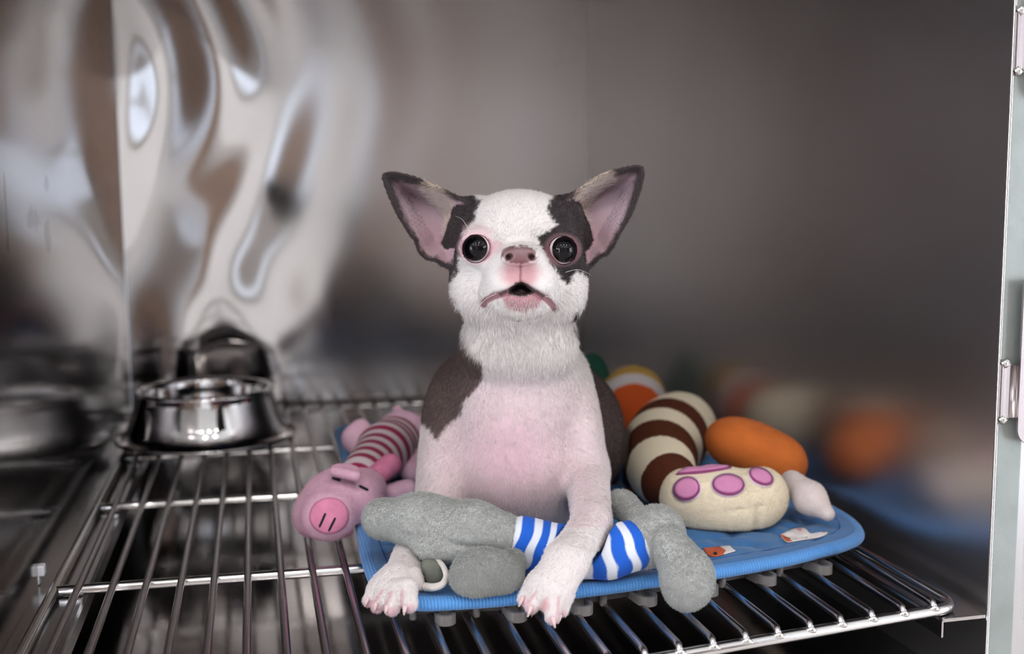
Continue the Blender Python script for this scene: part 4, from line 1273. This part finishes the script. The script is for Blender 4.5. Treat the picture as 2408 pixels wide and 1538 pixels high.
# ears: dark outside, pink and grey hollow, dark rim
for ear, sgn in ((earL, -1), (earR, 1)):
    e = -ear.sd(PX, PY)
    onear = (e > -8) & (np.abs(PZ - ear.mid(PX, PY)) < 0.006) & (np.abs(PX - 1222) > 110)
    frontside = (DN @ FW) < 0.1
    paint(onear * 1.0, lin(50, 40, 41))
    tip = np.clip((np.abs(PX - 1222) - 175) / 110, 0, 1) * np.clip((560 - PY) / 120, 0, 1)
    hollow = smooth01(e + WOB * 0.6, 3 + 9 * tip, 13 + 20 * tip)
    paint(onear * frontside * hollow, lin(184, 150, 160))
    up = smooth01(540 - PY, 0, 95)
    paint(onear * frontside * hollow * up * 0.85, lin(116, 98, 104))
    paint(onear * frontside * hollow * (1 - smooth01(PY, 470, 560)) * (1 - up) * 0.5, lin(206, 190, 200))
    band = [(1012, 440), (1045, 476), (1064, 516), (1064, 560)] if sgn < 0 else [(1424, 416), (1374, 452), (1362, 500), (1370, 550)]
    paint(onear * frontside * line_mask(band, 20) * (0.6 + 0.4 * np.sin(PX * 0.9 + PY * 0.35)) * 0.9, lin(218, 192, 170))
# eyelids and skin round the eyes
for (ex, ey), pc, wide in (((1121, 584), lin(208, 168, 176), 0.8), ((1323, 588), lin(120, 88, 92), 0.8)):
    d = np.hypot((PX - ex) / 1.12, PY - ey)
    paint((1 - smooth01(d, 34, 45)) * (PZ < 0.822) * 0.8 * wide, pc)
    paint((1 - smooth01(d, 30, 36)) * (PZ < 0.822) * 0.9, lin(120, 70, 80))
paint((1 - smooth01(np.hypot(PX - 1165, (PY - 580) * 1.4), 10, 30)) * (PZ < 0.825) * 0.55, lin(214, 166, 176))
paint((1 - smooth01(np.hypot(PX - 1120, (PY - 545) * 2.2), 20, 55)) * (PZ < 0.835) * 0.5, lin(220, 176, 184))
# bare pink muzzle under the nose
mz = 1 - smooth01(np.hypot((PX - 1224 + WOB * 0.5) / 54, (PY - 642) / 46), 0.45, 1.15)
paint(mz * (PZ < 0.80) * 0.85, SKIN2)
# nose leather
nose = inside([(1178, 606), (1184, 590), (1198, 580), (1223, 576), (1246, 580), (1260, 590), (1266, 606), (1256, 616), (1240, 618), (1224, 622), (1206, 618), (1190, 616)], 3) * (PZ < 0.795)
paint(nose * 0.9, lin(112, 70, 73)); paint(nose * (1 - smooth01(PY, 580, 592)) * 0.6, lin(88, 58, 60))
for cx in (1199, 1248):
    paint((1 - smooth01(np.hypot(PX - cx, (PY - 602) * 1.2), 6, 11)) * (PZ < 0.795) * 0.8, lin(60, 28, 34))
rough = rough * (1 - nose) + 0.32 * nose
# lips and mouth
fm = (PZ < 0.83)
paint(inside([(1180, 706), (1196, 690), (1226, 683), (1258, 690), (1274, 706), (1262, 724), (1226, 732), (1192, 724)], 6) * fm * 0.85, lin(168, 100, 112))
paint(line_mask([(1196, 688), (1160, 697), (1140, 708), (1138, 716)], 9) * fm * 0.9, lin(126, 72, 82))
paint(line_mask([(1256, 688), (1284, 702), (1298, 716), (1302, 722)], 9) * fm * 0.9, lin(126, 72, 82))
paint(line_mask([(1178, 692), (1200, 680), (1226, 668), (1252, 680), (1276, 696)], 5) * fm * 0.8, lin(62, 34, 38))
mouth = inside([(1198, 688), (1212, 672), (1226, 665), (1240, 672), (1256, 688), (1226, 684)], 3) * fm
paint(mouth, lin(16, 6, 8))
paint(line_mask([(1224, 616), (1224, 664)], 2.2) * (PZ < 0.80) * 0.7, lin(110, 58, 66))
# toes: pink tips and clefts
for toes in (TOES_L, TOES_R):
    for a, b, ra, rb in toes:
        d = np.hypot(PX - b[0], PY - (b[1] + 10))
        paint((1 - smooth01(d, 8, 20)) * (PY > 1390) * 0.55, lin(214, 150, 170))
    for (a, b, _, _), (a2, b2, _, _) in zip(toes[:-1], toes[1:]):
        p0 = ((a[0] + a2[0]) / 2, (a[1] + a2[1]) / 2 + 6); p1 = ((b[0] + b2[0]) / 2, (b[1] + b2[1]) / 2)
        paint(line_mask([p0, p1], 4) * (PY > 1370) * 0.6, lin(206, 150, 160))
paint((1 - smooth01(np.hypot((PX - 1281) * 1.3, PY - 1425), 8, 20)) * (PY > 1390) * 0.8, lin(214, 158, 160))

M_dog = attr_mat('dog_skin_and_coat', rough=0.75, bump=0.25, bscale=900, bdist=0.0006, sheen=0.15, spec=0.35, rough_attr=True)
body = mesh_from('body', DV, DQ, M_dog, dog, col=np.hstack([dc, rough[:, None]]))

# fur length over the body, millimetres
fl = np.full(len(DV), 3.2)
headm = (PY < 780) & (PZ < 0.92)
fl[headm] = 2.6
fl = np.where(headm & (PY > 640), 2.6 + 2.6 * smooth01(PY, 640, 760), fl)
fl = np.where((PY > 735) & (PY < 900) & (PZ < 0.93), 5.6 - 2.0 * smooth01(PY, 850, 900), fl)
fl = np.where(PY > 1290, 2.4, fl)
muz = (1 - smooth01(np.hypot(PX - 1224, (PY - 645) * 1.1), 50, 110)) * (PZ < 0.82)
fl = fl * (1 - 0.42 * muz)
for ear in (earL, earR):
    e = -ear.sd(PX, PY)
    m = (e > 0) & (np.abs(PZ - ear.mid(PX, PY)) < 0.006) & (np.abs(PX - 1222) > 110)
    fl = np.where(m, 1.5, fl)
    hol = m & ((DN @ FW) < 0.1) & (e > 20)
    fl = np.where(hol, 0.6, fl)
    bd = line_mask([(1012, 440), (1045, 476), (1064, 516), (1064, 560)], 22) + line_mask([(1424, 416), (1374, 452), (1362, 500), (1370, 550)], 22)
    fl = np.where(m & (bd > 0.3), 5.0, fl)
bare = (nose > 0.3) | (mouth > 0.3)
bare |= (np.hypot((PX - 1121) / 1.12, PY - 584) < 39) & (PZ < 0.822)
bare |= (np.hypot((PX - 1323) / 1.12, PY - 588) < 39) & (PZ < 0.822)
bare |= (line_mask([(1196, 688), (1160, 697), (1140, 708), (1138, 716)], 8) * fm > 0.5) | (line_mask([(1256, 688), (1284, 702), (1302, 720)], 8) * fm > 0.5)
fl = np.where(bare, 0.0, fl)
fl = np.where((mz * (PZ < 0.80)) > 0.5, 0.7, fl)
def dog_flow(P):
    x, y, z = to_px(P)
    dx, dy = x - NL[0], y - NL[1]
    r = np.hypot(dx, dy) + 1e-3
    head = 1 - smooth01(y, 690, 760)
    ux = dx / r * head + 0.10 * np.sin(y * 0.05 + x * 0.02) * (1 - head) + np.clip((x - 1210) / 500, -0.4, 0.4) * (1 - head)
    uy = dy / r * head + 1.0 * (1 - head)
    g = RT * ux[:, None] - UP * uy[:, None] + FW * (0.6 * head)[:, None]
    limb = smooth01(y, 1290, 1330)
    ld = np.where((x > 1150)[:, None], -0.35 * RT - UP, -0.25 * RT - UP)
    g = g * (1 - limb)[:, None] + ld * limb[:, None]
    e1 = (np.abs(x - 1222) > 150) & (y < 620)
    outw = RT * np.sign(dx)[:, None] + UP * 0.6
    g = np.where(e1[:, None], outw, g)
    return g
M_fur = attr_mat('fur', rough=0.6, bump=0, sheen=0.0, spec=0.25)
light = (dc.mean(1) > 0.25)[:, None] * (~bare)[:, None] * ((mz * (PZ < 0.80)) < 0.4)[:, None] * (np.abs(PX - 1222) < 260)[:, None]
dens = np.where(light, np.minimum(dc * 0.40 + WHITE * 0.60 * 1.10, 0.93), dc)
add_fuzz('fur', body, DV, DQ, dens, 200000, 0.003, 0.00010, M_fur, droop=dog_flow, lift=0.32, jitter=0.22, lenv=fl * 0.001, pts=4)

# ---- eyes
def eye_mat():
    m, nt, b = new_mat('dog_eye')
    a = nt.nodes.new('ShaderNodeAttribute'); a.attribute_name = 'col'
    lk(nt, a, 'Color', b, 'Base Color')
    b.inputs['Roughness'].default_value = 0.25
    b.inputs['Coat Weight'].default_value = 1.0
    b.inputs['Coat Roughness'].default_value = 0.01
    b.inputs['Coat IOR'].default_value = 1.37
    b.inputs['Specular IOR Level'].default_value = 0.0
    return m
M_eye = eye_mat()
for (ex, ey, ez, er), gx, gy in ((EYE_L, -0.33, 0.02), (EYE_R, 0.36, 0.02)):
    c = C3(ex, ey, ez); R = er * ez / FPX
    gaze = -FW + RT * gx + UP * gy; gaze /= np.linalg.norm(gaze)
    u1 = np.cross(gaze, UP); u1 /= np.linalg.norm(u1); u2 = np.cross(u1, gaze)
    V, F, cl = [], [], []
    nr, ns = 40, 48
    for i in range(nr + 1):
        th = math.pi * i / nr
        rr = R * (1 + 0.10 * math.exp(-(th / 0.42) ** 2) * 0.6)
        for j in range(ns):
            a = 2 * math.pi * j / ns
            V.append(c + rr * (gaze * math.cos(th) + (u1 * math.cos(a) + u2 * math.sin(a)) * math.sin(th)))
            iris = th < 0.92
            if th < 0.72: k = lin(6, 6, 9)
            elif th < 1.10: k = lin(22, 17, 18) * (0.7 + 0.5 * abs(math.sin(a * 17)))
            elif th < 1.18: k = lin(22, 16, 18)
            else: k = lin(226, 206, 210)
            cl.append(k)
    for i in range(nr):
        for j in range(ns):
            q = (j + 1) % ns
            F.append((i * ns + j, (i + 1) * ns + j, (i + 1) * ns + q, i * ns + q))
    mesh_from('eye', V, F, M_eye, dog, col=np.array(cl))

# ---- claws
M_claw = plain('pale_pink_claw', (220, 190, 188), 0.35, sheen=0.0)
CLAWS = [((866, 1408, 0.771), (858, 1426, 0.770)), ((885, 1420, 0.760), (881, 1438, 0.759)), ((910, 1426, 0.754), (907, 1443, 0.753)), ((953, 1426, 0.751), (950, 1446, 0.750)),
         ((1230, 1404, 0.748), (1220, 1426, 0.747)), ((1248, 1426, 0.742), (1241, 1450, 0.741)), ((1300, 1452, 0.738), (1305, 1476, 0.737)), ((1316, 1446, 0.744), (1312, 1466, 0.743))]
for a, b in CLAWS:
    A, B = C3(*a), C3(*b)
    M_ = (A + B) / 2 - FW * 0.0015
    pts = catmull(np.array([A, M_, B]), 5)
    tube('claw', pts, np.linspace(0.0019, 0.0006, len(pts)), M_claw, dog, 10)
# ---- whiskers
M_wh = plain('whisker', (225, 220, 215), 0.5)
for (ax_, ay_, az_), (bx_, by_, bz_) in (((1168, 690, 0.782), (1110, 742, 0.775)), ((1176, 700, 0.782), (1130, 770, 0.775)), ((1282, 696, 0.782), (1345, 740, 0.775)), ((1274, 706, 0.782), (1320, 775, 0.775)), ((1105, 545, 0.80), (1070, 508, 0.79)), ((1330, 640, 0.80), (1392, 648, 0.79))):
    A, B = C3(ax_, ay_, az_), C3(bx_, by_, bz_)
    pts = catmull(np.array([A, (A + B) / 2 + UP * 0.003, B]), 6)
    tube('whisker', pts, np.linspace(0.00016, 0.00005, len(pts)), M_wh, dog, 5)
